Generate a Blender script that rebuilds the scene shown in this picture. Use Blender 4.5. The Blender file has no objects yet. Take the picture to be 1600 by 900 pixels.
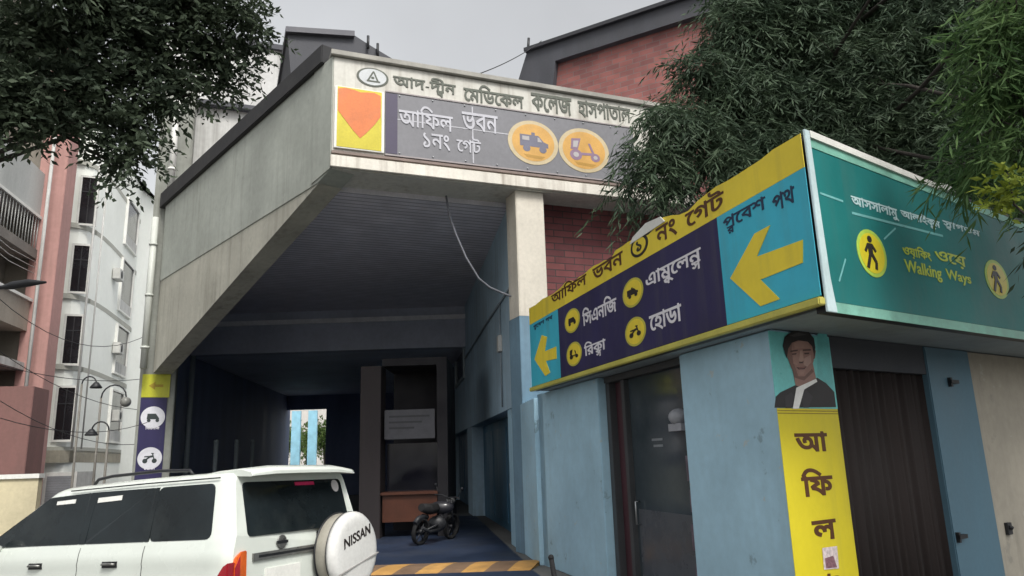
import bpy, bmesh, math, random
import numpy as np
from mathutils import Vector, Matrix, geometry

SC = bpy.context.scene
COL = SC.collection
rnd = random.Random(7)
nrng = np.random.default_rng(11)
R_ = math.radians

# ------------------------------------------------------------------ camera
F = 1150.0                      # focal length in photo pixels (photo 1600 x 900)
PITCH, ROLL, EYE = R_(12.93), R_(1.85), 1.9
sp, cp = math.sin(PITCH), math.cos(PITCH)
X0 = np.array([1.0, 0, 0]); U0 = np.array([0, -sp, cp]); FW = np.array([0, cp, sp])
RT = math.cos(ROLL) * X0 - math.sin(ROLL) * U0
UP = math.sin(ROLL) * X0 + math.cos(ROLL) * U0
EYEP = np.array([0, 0, EYE])
cd = bpy.data.cameras.new('camera'); cam = bpy.data.objects.new('camera', cd); COL.objects.link(cam)
cd.sensor_width = 36; cd.lens = F / 1600 * 36; cd.clip_end = 800; cd.clip_start = 0.05
M = Matrix.Identity(4)
for i in range(3):
    M[i][0], M[i][1], M[i][2] = RT[i], UP[i], -FW[i]
M[2][3] = EYE
cam.matrix_world = M
SC.camera = cam

# ------------------------------------------------------------------ light
SUN_EL, SUN_AZ = R_(52), R_(155)      # azimuth clockwise from +Y
w = bpy.data.worlds.new('World'); SC.world = w; w.use_nodes = True
nt = w.node_tree; bg = nt.nodes['Background']
sky = nt.nodes.new('ShaderNodeTexSky'); sky.sky_type = 'NISHITA'; sky.sun_disc = False
sky.sun_elevation = SUN_EL; sky.sun_rotation = SUN_AZ; sky.dust_density = 4.0; sky.air_density = 1.5
hs = nt.nodes.new('ShaderNodeHueSaturation'); hs.inputs['Saturation'].default_value = 0.12
# overcast: soft large clouds break the sky's brightness up a little
tc = nt.nodes.new('ShaderNodeTexCoord'); nz = nt.nodes.new('ShaderNodeTexNoise')
nz.inputs['Scale'].default_value = 2.2; nz.inputs['Detail'].default_value = 5; nz.inputs['Roughness'].default_value = 0.5
mr = nt.nodes.new('ShaderNodeMapRange'); mr.inputs[1].default_value = 0.3; mr.inputs[2].default_value = 0.7
mr.inputs[3].default_value = 0.86; mr.inputs[4].default_value = 1.12
mx = nt.nodes.new('ShaderNodeVectorMath'); mx.operation = 'SCALE'
nt.links.new(tc.outputs['Generated'], nz.inputs['Vector'])
nt.links.new(nz.outputs['Fac'], mr.inputs[0])
nt.links.new(sky.outputs[0], hs.inputs['Color']); nt.links.new(hs.outputs[0], mx.inputs[0])
nt.links.new(mr.outputs[0], mx.inputs['Scale']); nt.links.new(mx.outputs[0], bg.inputs['Color'])
bg.inputs['Strength'].default_value = 0.075
sl = bpy.data.lights.new('sun', 'SUN'); so = bpy.data.objects.new('sun', sl); COL.objects.link(so)
sl.energy = 1.0; sl.angle = R_(16); sl.color = (1, 0.96, 0.9)
sd = Vector((math.sin(SUN_AZ) * math.cos(SUN_EL), math.cos(SUN_AZ) * math.cos(SUN_EL), math.sin(SUN_EL)))
so.rotation_euler = sd.to_track_quat('Z', 'Y').to_euler()
SC.view_settings.view_transform = 'Standard'; SC.view_settings.look = 'None'
SC.view_settings.exposure = 1.4; SC.view_settings.gamma = 1; SC.view_settings.use_curve_mapping = False
SC.render.engine = 'CYCLES'
SC.cycles.max_bounces = 6; SC.cycles.diffuse_bounces = 4; SC.cycles.glossy_bounces = 3
SC.cycles.transparent_max_bounces = 8; SC.cycles.use_denoising = True; SC.cycles.caustics_reflective = False

# ------------------------------------------------------------------ geometry helpers
def ray(px, py): return FW + RT * (px - 800) / F + UP * (450 - py) / F
def hor(px): return 450 + F * (FW[2] + RT[2] * (px - 800) / F) / UP[2]
def at(px, py, Y):
    r = ray(px, py); return EYEP + r * (Y / r[1])
def plan(px, Y):
    r = ray(px, hor(px)); return r[:2] * Y / r[1]
def heading(px):
    r = ray(px, hor(px))[:2]; return r / np.linalg.norm(r)
class Plane:
    """A vertical wall plane: plan point, heading, normal towards the street (camera side)."""
    def __init__(s, p0, d):
        s.p0 = np.array(p0[:2], float); s.d = np.array(d, float) / np.linalg.norm(d)
        n = np.array([s.d[1], -s.d[0]])
        if n @ (-s.p0) < 0: n = -n
        s.n = n
    def sz(s, px, py):
        r = ray(px, py); t = (s.p0 @ s.n) / (r[:2] @ s.n); p = EYEP + r * t
        return float((p[:2] - s.p0) @ s.d), float(p[2])
    def P(s, a, z, off=0.0):
        q = s.p0 + s.d * a + s.n * off
        return Vector((q[0], q[1], z))

class B:
    """Collects geometry for ONE mesh object (world coordinates)."""
    def __init__(s): s.bm = bmesh.new()
    def solid(s, A, Bq):
        """prism between two matching rings of points"""
        va = [s.bm.verts.new(p) for p in A]; vb = [s.bm.verts.new(p) for p in Bq]; n = len(A)
        s.bm.faces.new(va); s.bm.faces.new(vb[::-1])
        for i in range(n):
            j = (i + 1) % n; s.bm.faces.new((va[i], vb[i], vb[j], va[j]))
        return s
    def prism(s, pl, pts, o0, o1):
        return s.solid([pl.P(a, z, o1) for a, z in pts], [pl.P(a, z, o0) for a, z in pts])
    def rect(s, pl, a0, a1, z0, z1, o0, o1):
        return s.prism(pl, [(a0, z0), (a1, z0), (a1, z1), (a0, z1)], o0, o1)
    def slab(s, pts, z0, z1):
        return s.solid([Vector((p[0], p[1], z1)) for p in pts], [Vector((p[0], p[1], z0)) for p in pts])
    def box(s, c, size, rot=0.0):
        hx, hy, hz = size[0] / 2, size[1] / 2, size[2] / 2; ca, sa = math.cos(rot), math.sin(rot)
        q = [(-hx, -hy), (hx, -hy), (hx, hy), (-hx, hy)]
        return s.slab([(c[0] + x * ca - y * sa, c[1] + x * sa + y * ca) for x, y in q], c[2] - hz, c[2] + hz)
    def tube(s, pts, r, n=8, cap=True):
        pts = [Vector(p) for p in pts]; rs = r if isinstance(r, (list, tuple)) else [r] * len(pts)
        rings = []; prev = None
        for i, p in enumerate(pts):
            d = (pts[min(i + 1, len(pts) - 1)] - pts[max(i - 1, 0)]).normalized()
            if prev is None:
                a = Vector((0, 0, 1)) if abs(d.z) < 0.9 else Vector((1, 0, 0)); u = d.cross(a).normalized()
            else:
                u = (prev - d * prev.dot(d)).normalized()
            prev = u; v = d.cross(u)
            rings.append([s.bm.verts.new(p + (u * math.cos(2 * math.pi * k / n) + v * math.sin(2 * math.pi * k / n)) * rs[i]) for k in range(n)])
        for a, b in zip(rings, rings[1:]):
            for k in range(n):
                j = (k + 1) % n; f = s.bm.faces.new((a[k], a[j], b[j], b[k])); f.smooth = True
        if cap: s.bm.faces.new(rings[0][::-1]); s.bm.faces.new(rings[-1])
        return s
    def lathe(s, prof, c, axis, n=28):
        """profile [(radius, along axis)] turned about an axis through c"""
        ax = Vector(axis).normalized(); a = Vector((0, 0, 1)) if abs(ax.z) < 0.9 else Vector((1, 0, 0))
        u = ax.cross(a).normalized(); v = ax.cross(u); c = Vector(c); rings = []
        for r, t in prof:
            rings.append([s.bm.verts.new(c + ax * t + (u * math.cos(2 * math.pi * k / n) + v * math.sin(2 * math.pi * k / n)) * max(r, 1e-4)) for k in range(n)])
        for p, q in zip(rings, rings[1:]):
            for k in range(n):
                j = (k + 1) % n; f = s.bm.faces.new((p[k], p[j], q[j], q[k])); f.smooth = True
        s.bm.faces.new(rings[0][::-1]); s.bm.faces.new(rings[-1]); return s
    def ball(s, c, r, squash=(1, 1, 1), n=10):
        m = Matrix.Translation(Vector(c)) @ Matrix.Diagonal((squash[0], squash[1], squash[2], 1))
        g = bmesh.ops.create_uvsphere(s.bm, u_segments=n * 2, v_segments=n, radius=r, matrix=m)
        for v in g['verts']:
            for f in v.link_faces: f.smooth = True
        return s
    def build(s, name, mat, parent=None, bevel=0.0, normals=True, **tags):
        bm = s.bm
        if normals: bmesh.ops.recalc_face_normals(bm, faces=bm.faces)
        if bevel: 
            bmesh.ops.bevel(bm, geom=[e for e in bm.edges if e.is_manifold and e.calc_face_angle(0) > 0.6], offset=bevel, segments=2, affect='EDGES', clamp_overlap=True)
        if parent is not None: base = Vector(wloc(parent))
        else:
            co = np.array([v.co for v in bm.verts]); lo, hi = co.min(0), co.max(0)
            base = Vector(((lo[0] + hi[0]) / 2, (lo[1] + hi[1]) / 2, lo[2]))
        bmesh.ops.translate(bm, verts=bm.verts, vec=-base)
        me = bpy.data.meshes.new(name); bm.to_mesh(me); bm.free()
        return link(name, me, mat, parent, base, **tags)
WL = {}
def wloc(o): return WL[o.name]
def link(name, me, mat, parent, base, **tags):
    o = bpy.data.objects.new(name, me); COL.objects.link(o)
    if mat is not None: me.materials.append(mat)
    if parent is not None: o.parent = parent; WL[o.name] = WL[parent.name]
    else: o.location = base; WL[o.name] = tuple(base)
    tag(o, **tags); return o
def tag(o, label=None, cat=None, group=None, kind=None):
    if label: o['label'] = label
    if cat: o['category'] = cat
    if group: o['group'] = group
    if kind: o['kind'] = kind
    return o
def thing(name, label, cat, loc, group=None):
    o = bpy.data.objects.new(name, None); COL.objects.link(o); o.location = loc; o.empty_display_size = 0.2
    WL[o.name] = tuple(loc); return tag(o, label, cat, group)
def copy_tree(o, parent=None):
    c = o.copy(); COL.objects.link(c)
    if parent: c.parent = parent
    for ch in [x for x in COL.objects if x.parent == o]: copy_tree(ch, c)
    return c

# ------------------------------------------------------------------ materials
def mat(name, col, rough=0.75, var=0.14, scale=2.0, streak=False, dirt=0.0, dirtcol=(0.07, 0.065, 0.055), bump=0.0, metal=0.0, fine=0.06, coat=0.0, spec=0.4, drips=0.0, dripcol=(0.09, 0.085, 0.07), chips=0.0):
    m = bpy.data.materials.new(name); m.use_nodes = True; t = m.node_tree; L = t.links.new
    p = t.nodes['Principled BSDF']; p.inputs['Roughness'].default_value = rough; p.inputs['Metallic'].default_value = metal
    p.inputs['Coat Weight'].default_value = coat; p.inputs['Specular IOR Level'].default_value = spec
    tc = t.nodes.new('ShaderNodeTexCoord'); mp = t.nodes.new('ShaderNodeMapping')
    mp.inputs['Scale'].default_value = (1, 1, 0.22) if streak else (1, 1, 1)
    L(tc.outputs['Object'], mp.inputs['Vector'])
    def noise(s, d=6, r=0.6, src=mp):
        n = t.nodes.new('ShaderNodeTexNoise'); n.inputs['Scale'].default_value = s; n.inputs['Detail'].default_value = d
        n.inputs['Roughness'].default_value = r; L(src.outputs[0], n.inputs['Vector']); return n
    n1 = noise(scale); un = t.nodes.new('ShaderNodeMapping'); L(tc.outputs['Object'], un.inputs['Vector']); n2 = noise(scale * 14, 3, src=un)
    def rng(src, a, b, lo=0.3, hi=0.7):
        r = t.nodes.new('ShaderNodeMapRange'); r.inputs[1].default_value = lo; r.inputs[2].default_value = hi
        r.inputs[3].default_value = a; r.inputs[4].default_value = b; L(src, r.inputs[0]); return r.outputs[0]
    mul = t.nodes.new('ShaderNodeMath'); mul.operation = 'MULTIPLY'
    L(rng(n1.outputs['Fac'], 1 - var, 1 + var), mul.inputs[0]); L(rng(n2.outputs['Fac'], 1 - fine, 1 + fine), mul.inputs[1])
    sc = t.nodes.new('ShaderNodeVectorMath'); sc.operation = 'SCALE'; sc.inputs[0].default_value = col[:3]
    L(mul.outputs[0], sc.inputs['Scale']); out = sc.outputs[0]
    if dirt > 0:
        n3 = noise(scale * 0.7, 8, 0.68); mixn = t.nodes.new('ShaderNodeMix'); mixn.data_type = 'RGBA'
        L(rng(n3.outputs['Fac'], 0, dirt, 0.5, 0.78), mixn.inputs[0]); L(out, mixn.inputs[6]); mixn.inputs[7].default_value = (*dirtcol, 1); out = mixn.outputs[2]
    def over(out, fac, colr):
        q = t.nodes.new('ShaderNodeMix'); q.data_type = 'RGBA'; L(fac, q.inputs[0]); L(out, q.inputs[6]); q.inputs[7].default_value = (*colr, 1); return q.outputs[2]
    if drips > 0:      # rain streaks: thin vertical runs, gathered in patches
        dm = t.nodes.new('ShaderNodeMapping'); dm.inputs['Scale'].default_value = (1, 1, 0.045); L(tc.outputs['Object'], dm.inputs['Vector'])
        a = noise(5.5, 4, 0.6, src=dm); c = noise(0.55, 3, 0.5, src=un); k = t.nodes.new('ShaderNodeMath'); k.operation = 'MULTIPLY'
        L(rng(a.outputs['Fac'], 0, drips, 0.47, 0.68), k.inputs[0]); L(rng(c.outputs['Fac'], 0.15, 1, 0.38, 0.62), k.inputs[1]); out = over(out, k.outputs[0], dripcol)
    if chips > 0:      # flaked spots showing the plaster below
        a = noise(3.2, 7, 0.72, src=un); out = over(out, rng(a.outputs['Fac'], 0, chips, 0.635, 0.65), (0.5, 0.5, 0.46))
        a = noise(1.7, 6, 0.7, src=un); out = over(out, rng(a.outputs['Fac'], 0, chips * .7, 0.63, 0.67), (0.10, 0.12, 0.12))
    L(out, p.inputs['Base Color'])
    L(rng(n1.outputs['Fac'], max(0.02, rough - 0.12), min(1, rough + 0.12)), p.inputs['Roughness'])
    if bump > 0:
        bn = t.nodes.new('ShaderNodeBump'); bn.inputs['Strength'].default_value = bump; bn.inputs['Distance'].default_value = 0.02
        L(n2.outputs['Fac'], bn.inputs['Height']); L(bn.outputs[0], p.inputs['Normal'])
    return m
def lined(name, col, line, d, pitch, along='z', rough=0.7, width=0.12, var=0.15):
    """boards or courses: dark joints every `pitch` metres, real relief through bump"""
    m = mat(name, col, rough, var, 1.6); t = m.node_tree; L = t.links.new; p = t.nodes['Principled BSDF']
    g = t.nodes.new('ShaderNodeNewGeometry'); 
    dot = t.nodes.new('ShaderNodeVectorMath'); dot.operation = 'DOT_PRODUCT'
    dot.inputs[1].default_value = (0, 0, 1) if along == 'z' else (d[0], d[1], 0)
    L(g.outputs['Position'], dot.inputs[0])
    dv = t.nodes.new('ShaderNodeMath'); dv.operation = 'DIVIDE'; dv.inputs[1].default_value = pitch; L(dot.outputs['Value'], dv.inputs[0])
    fr = t.nodes.new('ShaderNodeMath'); fr.operation = 'FRACT'; L(dv.outputs[0], fr.inputs[0])
    lt = t.nodes.new('ShaderNodeMath'); lt.operation = 'LESS_THAN'; lt.inputs[1].default_value = width; L(fr.outputs[0], lt.inputs[0])
    mixn = t.nodes.new('ShaderNodeMix'); mixn.data_type = 'RGBA'; L(lt.outputs[0], mixn.inputs[0])
    L(p.inputs['Base Color'].links[0].from_socket, mixn.inputs[6]); mixn.inputs[7].default_value = (*line, 1)
    L(mixn.outputs[2], p.inputs['Base Color'])
    b = t.nodes.new('ShaderNodeBump'); b.inputs['Strength'].default_value = 0.8; b.inputs['Distance'].default_value = 0.03
    L(fr.outputs[0], b.inputs['Height']); L(b.outputs[0], p.inputs['Normal'])
    return m
def brick(name, d, c1, c2, mortar, bw=0.24, bh=0.075):
    m = mat(name, c1, 0.85); t = m.node_tree; L = t.links.new; p = t.nodes['Principled BSDF']
    g = t.nodes.new('ShaderNodeNewGeometry'); dot = t.nodes.new('ShaderNodeVectorMath'); dot.operation = 'DOT_PRODUCT'
    dot.inputs[1].default_value = (d[0], d[1], 0); L(g.outputs['Position'], dot.inputs[0])
    sx = t.nodes.new('ShaderNodeSeparateXYZ'); L(g.outputs['Position'], sx.inputs[0])
    cb = t.nodes.new('ShaderNodeCombineXYZ'); L(dot.outputs['Value'], cb.inputs[0]); L(sx.outputs[2], cb.inputs[1])
    bt = t.nodes.new('ShaderNodeTexBrick'); bt.inputs['Scale'].default_value = 1; bt.inputs['Brick Width'].default_value = bw
    bt.inputs['Row Height'].default_value = bh; bt.inputs['Mortar Size'].default_value = 0.012
    bt.inputs['Color1'].default_value = (*c1, 1); bt.inputs['Color2'].default_value = (*c2, 1); bt.inputs['Mortar'].default_value = (*mortar, 1)
    L(cb.outputs[0], bt.inputs['Vector'])
    nz = t.nodes.new('ShaderNodeTexNoise'); nz.inputs['Scale'].default_value = 0.9; nz.inputs['Detail'].default_value = 6
    L(cb.outputs[0], nz.inputs['Vector'])
    r = t.nodes.new('ShaderNodeMapRange'); r.inputs[1].default_value = .3; r.inputs[2].default_value = .7; r.inputs[3].default_value = .7; r.inputs[4].default_value = 1.2
    L(nz.outputs['Fac'], r.inputs[0]); s = t.nodes.new('ShaderNodeVectorMath'); s.operation = 'SCALE'
    L(bt.outputs['Color'], s.inputs[0]); L(r.outputs[0], s.inputs['Scale']); L(s.outputs[0], p.inputs['Base Color'])
    b = t.nodes.new('ShaderNodeBump'); b.inputs['Strength'].default_value = .6; b.inputs['Distance'].default_value = .01; b.invert = True
    L(bt.outputs['Fac'], b.inputs['Height']); L(b.outputs[0], p.inputs['Normal'])
    return m
def glass(name, tint=(0.01, 0.012, 0.014), rough=0.06):
    m = mat(name, tint, rough, 0.2, 1.0); m.node_tree.nodes['Principled BSDF'].inputs['Specular IOR Level'].default_value = 0.5
    return m
def leafmat(name, c1, c2, trans=0.35, scale=1.4):
    m = bpy.data.materials.new(name); m.use_nodes = True; t = m.node_tree; L = t.links.new
    p = t.nodes['Principled BSDF']; p.inputs['Roughness'].default_value = 0.6; p.inputs['Specular IOR Level'].default_value = 0.2
    g = t.nodes.new('ShaderNodeNewGeometry'); n = t.nodes.new('ShaderNodeTexNoise'); n.inputs['Scale'].default_value = scale; n.inputs['Detail'].default_value = 4
    L(g.outputs['Position'], n.inputs['Vector'])
    ad = t.nodes.new('ShaderNodeMath'); ad.operation = 'MULTIPLY_ADD'; ad.inputs[1].default_value = 0.55; L(g.outputs['Random Per Island'], ad.inputs[0])
    r = t.nodes.new('ShaderNodeMapRange'); r.inputs[1].default_value = .35; r.inputs[2].default_value = .65; r.inputs[3].default_value = 0; r.inputs[4].default_value = .45
    L(n.outputs['Fac'], r.inputs[0]); L(r.outputs[0], ad.inputs[2])
    mx = t.nodes.new('ShaderNodeMix'); mx.data_type = 'RGBA'; mx.inputs[6].default_value = (*c1, 1); mx.inputs[7].default_value = (*c2, 1)
    L(ad.outputs[0], mx.inputs[0]); L(mx.outputs[2], p.inputs['Base Color'])
    tr = t.nodes.new('ShaderNodeBsdfTranslucent'); L(mx.outputs[2], tr.inputs['Color'])
    ms = t.nodes.new('ShaderNodeMixShader'); ms.inputs[0].default_value = trans
    L(p.outputs[0], ms.inputs[1]); L(tr.outputs[0], ms.inputs[2]); L(ms.outputs[0], t.nodes['Material Output'].inputs['Surface'])
    return m

# ------------------------------------------------------------------ lettering
def glyph_loops(text):
    c = bpy.data.curves.new('lettering_outline', 'FONT'); c.body = text; c.fill_mode = 'NONE'; c.resolution_u = 4
    o = bpy.data.objects.new('lettering_outline', c); COL.objects.link(o)
    dg = bpy.context.evaluated_depsgraph_get(); dg.update()
    me = bpy.data.meshes.new_from_object(o.evaluated_get(dg))
    co = [(v.co.x, v.co.y) for v in me.vertices]; adj = {}
    for e in me.edges:
        a, b = e.vertices; adj.setdefault(a, []).append(b); adj.setdefault(b, [])
    for e in me.edges: a, b = e.vertices; adj[b].append(a)      # forward neighbours first: keeps each outline's direction
    fwd = {e.vertices[0]: e.vertices[1] for e in me.edges}
    seen = set(); loops = []
    for s in adj:
        if s in seen: continue
        lp = [s]; seen.add(s); cur = s
        while True:
            nx = [k for k in ([fwd[cur]] if cur in fwd else []) + adj[cur] if k not in seen]
            if not nx: break
            cur = nx[0]; seen.add(cur); lp.append(cur)
        if len(lp) > 2: loops.append([co[i] for i in lp])
    bpy.data.objects.remove(o); bpy.data.curves.remove(c); bpy.data.meshes.remove(me)
    return loops
def area(l): return 0.5 * sum(l[i][0] * l[(i + 1) % len(l)][1] - l[(i + 1) % len(l)][0] * l[i][1] for i in range(len(l)))
def inside(p, l):
    x, y = p; c = False
    for i in range(len(l)):
        x1, y1 = l[i]; x2, y2 = l[i - 1]
        if (y1 > y) != (y2 > y) and x < (x2 - x1) * (y - y1) / (y2 - y1) + x1: c = not c
    return c
def grow(l, d):
    out = []; n = len(l)
    for i in range(n):
        a, b, c = Vector(l[i - 1]), Vector(l[i]), Vector(l[(i + 1) % n])
        e1 = b - a; e2 = c - b
        if e1.length < 1e-6 or e2.length < 1e-6: out.append(tuple(b)); continue
        n1 = Vector((e1.y, -e1.x)).normalized(); n2 = Vector((e2.y, -e2.x)).normalized(); m = n1 + n2
        if m.length < 0.3: out.append(tuple(b)); continue
        m.normalize(); out.append(tuple(b + m * (d / max(0.5, m.dot(n1)))))
    return out
_GC = {}
def word_shapes(text, bold=0.012):
    """text in visual order; ^x hangs a small x under the letter before it -> list of (outer, holes)"""
    key = (text, bold)
    if key in _GC: return _GC[key]
    plain = ''; subs = []; i = 0
    while i < len(text):
        if text[i] == '^': subs.append((len(plain), text[i + 1])); i += 2
        else: plain += text[i]; i += 1
    loops = glyph_loops(plain)
    for n, ch in subs:
        pre = glyph_loops(plain[:n]); one = glyph_loops(plain[n - 1]); g = glyph_loops(ch)
        xr = max(p[0] for l in pre for p in l); wd = max(p[0] for l in one for p in l) - min(p[0] for l in one for p in l)
        gx0 = min(p[0] for l in g for p in l); gx1 = max(p[0] for l in g for p in l); gy1 = max(p[1] for l in g for p in l)
        k = 0.62; cx = xr - wd * 0.45
        for l in g: loops.append([(cx + (p[0] - (gx0 + gx1) / 2) * k, 0.06 + (p[1] - gy1) * k) for p in l])
    # direction of the outlines (outer one way, counters the other) decides what is ink: non-zero winding
    big = max(loops, key=lambda l: abs(area(l))); osign = 1.0 if area(big) > 0 else -1.0
    loops = [grow(l, bold * osign) for l in loops]
    vs, es = [], []
    for l in loops:
        k = len(vs); vs += [Vector((p[0], p[1])) for p in l]; es += [(k + q, k + (q + 1) % len(l)) for q in range(len(l))]
    V, E_, Fc = geometry.delaunay_2d_cdt(vs, es, [], 0, 1e-5)[:3]
    cen = np.array([[sum(V[q][a] for q in f) / 3 for a in (0, 1)] for f in Fc])
    wn = np.zeros(len(cen))
    for l in loops:
        P = np.array(l); Qn = np.roll(P, -1, 0)
        for (x1, y1), (x2, y2) in zip(P, Qn):
            cr = (x2 - x1) * (cen[:, 1] - y1) - (cen[:, 0] - x1) * (y2 - y1)
            wn += ((y1 <= cen[:, 1]) & (y2 > cen[:, 1]) & (cr > 0)).astype(int) - ((y1 > cen[:, 1]) & (y2 <= cen[:, 1]) & (cr < 0)).astype(int)
    tris = [f for f, q in zip(Fc, wn) if q != 0]
    cnt = {}
    for f in tris:
        for a, c in zip(f, f[1:] + f[:1]): cnt.setdefault((min(a, c), max(a, c)), []).append((a, c))
    res = ([tuple(v) for v in V], tris, [v[0] for v in cnt.values() if len(v) == 1])
    _GC[key] = res; return res
def extent(sh):
    used = {q for f in sh[1] for q in f}; xs = [sh[0][q][0] for q in used]; ys = [sh[0][q][1] for q in used]
    return min(xs), max(xs), min(ys), max(ys)
def add_shapes(b, sh, fn, t):
    """fn(x, y, off) -> world point; t = thickness"""
    V, T, edges = sh; top, bot = {}, {}
    for q in {q for f in T for q in f}: top[q] = b.bm.verts.new(fn(*V[q], t))
    for a, c in edges:
        for q in (a, c):
            if q not in bot: bot[q] = b.bm.verts.new(fn(*V[q], 0))
    for f in T:
        try: b.bm.faces.new([top[q] for q in f])
        except ValueError: pass
    for a, c in edges:
        try: b.bm.faces.new((top[a], bot[a], bot[c], top[c]))
        except ValueError: pass
def write(b, pl, text, a0, a1, z0, z1, off, t=0.004, bold=0.012):
    """text from a0 (left as seen) to a1, between z0 and z1 on plane pl"""
    sh = word_shapes(text, bold); x0, x1, y0, y1 = extent(sh)
    fn = lambda x, y, o: pl.P(a0 + (a1 - a0) * (x - x0) / (x1 - x0), z0 + (z1 - z0) * (y - y0) / (y1 - y0), off + o)
    add_shapes(b, sh, fn, t)
def write_px(b, pl, text, lx, ly, rx, ry, h0, h1, off, t=0.004, bold=0.012):
    """text whose middle line runs from photo point (lx,ly) to (rx,ry); h0, h1 = extent below and above it in metres"""
    a0, za = pl.sz(lx, ly); a1, zb = pl.sz(rx, ry); z = (za + zb) / 2
    write(b, pl, text, a0, a1, z - h0, z + h1, off, t, bold)
def words(name, pl, items, off, t, bold, m, parent):
    for it in items:
        b = B(); write_px(b, pl, it[0], *it[1:7], off, t, bold); b.build(name, m, parent)
def disc_pts(a, z, ra, rz, n=32): return [(a + ra * math.cos(2 * math.pi * k / n), z + rz * math.sin(2 * math.pi * k / n)) for k in range(n)]
def figure(b, pl, a, z, r, polys, off, t=0.003, sgn=1, rz=None):
    """flat pictogram pieces given in unit coordinates (x right as seen, y up)"""
    rz = rz or r
    for i, pts in enumerate(polys):
        b.prism(pl, [(a + sgn * x * r, z + y * rz) for x, y in pts], off, off + t + 0.0005 * i)
def circ(x, y, r, n=14): return [(x + r * math.cos(2 * math.pi * k / n), y + r * math.sin(2 * math.pi * k / n)) for k in range(n)]
def limb(x0, y0, x1, y1, wd):
    d = Vector((x1 - x0, y1 - y0)).normalized(); n = Vector((-d.y, d.x)) * wd / 2
    return [(x0 + n.x, y0 + n.y), (x0 - n.x, y0 - n.y), (x1 - n.x, y1 - n.y), (x1 + n.x, y1 + n.y)]
WALKER = [circ(0.02, 0.55, 0.14), [(-.16, .38), (.14, .38), (.12, -.08), (-.14, -.08)], limb(-.12, .34, -.34, .02, .12), limb(.1, .34, .32, .08, .12),
          limb(-.06, -.06, -.3, -.62, .15), limb(.05, -.06, .26, -.36, .15), limb(.26, -.34, .2, -.64, .13)]
AUTO = [[(-.55, -.2), (-.5, .35), (.25, .35), (.5, .0), (.6, -.2)], circ(-.35, -.32, .17), circ(.42, -.32, .17)]
AMB = [[(-.6, -.2), (-.6, .35), (.2, .35), (.42, .08), (.62, .0), (.62, -.2)], circ(-.32, -.3, .16), circ(.38, -.3, .16), [(-.1, .35), (-.1, .48), (.05, .48), (.05, .35)]]
BIKE = [circ(-.42, -.25, .23), circ(.42, -.25, .23), limb(-.42, -.2, 0, .15, .16), limb(0, .15, .3, .2, .2), limb(.42, -.2, .22, .45, .1), limb(.1, .48, .34, .44, .1), limb(-.5, .16, 0, .18, .12)]
RICK = [circ(-.38, -.25, .26), circ(.45, -.3, .2), limb(-.38, -.2, .4, -.15, .12), [(-.6, .0), (-.55, .5), (-.15, .55), (-.3, .0)], limb(.4, -.2, .2, .35, .09)]

# ------------------------------------------------------------------ foliage
def foliage(name, sprays, m, parent, leaf=(0.1, 0.045), per=12, length=0.5, droop=0.5, fold=0.25, jitter=0.5, hang=0.0):
    """sprays = [(origin, direction)]: a twig of leaves each, all leaf blades in one mesh (the crown)"""
    n = len(sprays); P = np.array([s[0] for s in sprays]); D = np.array([s[1] for s in sprays]); D /= np.linalg.norm(D, axis=1)[:, None] + 1e-9
    K = n * per; t = np.tile(np.linspace(0.05, 1, per), n); Pi = np.repeat(P, per, 0); Di = np.repeat(D, per, 0)
    Ls = np.repeat(length * nrng.uniform(0.6, 1.3, n), per)
    pos = Pi + Di * (t * Ls)[:, None]; pos[:, 2] -= droop * (t * t) * Ls
    side = np.cross(Di, [0, 0, 1.0]); side /= np.linalg.norm(side, axis=1)[:, None] + 1e-6
    sg = np.where(np.arange(K) % 2 == 0, 1.0, -1.0)[:, None]
    ax = Di * 0.7 + side * sg * 0.7 + nrng.normal(0, jitter, (K, 3)); ax[:, 2] -= droop * 0.6 + hang
    ax /= np.linalg.norm(ax, axis=1)[:, None]
    nn = np.cross(ax, nrng.normal(0, 1, (K, 3))); nn[:, 2] *= 1; nn /= np.linalg.norm(nn, axis=1)[:, None] + 1e-9
    bx = np.cross(nn, ax); l = leaf[0] * (nrng.uniform(0.65, 1.3, K) * np.repeat(nrng.uniform(0.65, 1.35, n), per))[:, None]; wd = leaf[1] * nrng.uniform(0.7, 1.25, K)[:, None] / 2
    v0 = pos; v2 = pos + ax * l; mid = pos + ax * l * 0.42 - nn * wd * fold
    v1 = mid + bx * wd; v3 = mid - bx * wd; vm = pos + ax * l * 0.5 + nn * wd * fold
    base = np.array(WL[parent.name]) if parent is not None else np.zeros(3)
    V = np.stack([v0, v1, v2, v3], 1).reshape(-1, 3) - base
    me = bpy.data.meshes.new(name); me.vertices.add(len(V)); me.vertices.foreach_set('co', V.astype(np.float32).ravel())
    idx = (np.arange(K) * 4)[:, None]; T = np.concatenate([idx + [0, 1, 2], idx + [0, 2, 3]], 1).reshape(-1, 3)
    me.loops.add(T.size); me.loops.foreach_set('vertex_index', T.ravel().astype(np.int32))
    me.polygons.add(len(T)); me.polygons.foreach_set('loop_start', (np.arange(len(T)) * 3).astype(np.int32))
    me.update(); me.validate()
    return link(name, me, m, parent, base)
def clump(c, r, n, flat=0.75, shell=0.5):
    """spray origins inside an uneven ellipsoid, heading outwards"""
    out = []
    for _ in range(n):
        d = nrng.normal(0, 1, 3); d /= np.linalg.norm(d); k = (shell + (1 - shell) * nrng.random()) * (0.75 + 0.4 * nrng.random())
        p = np.array(c) + d * r * k * np.array([1, 1, flat]); out.append((p - d * r * 0.25, d + nrng.normal(0, 0.4, 3)))
    return out
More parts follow.
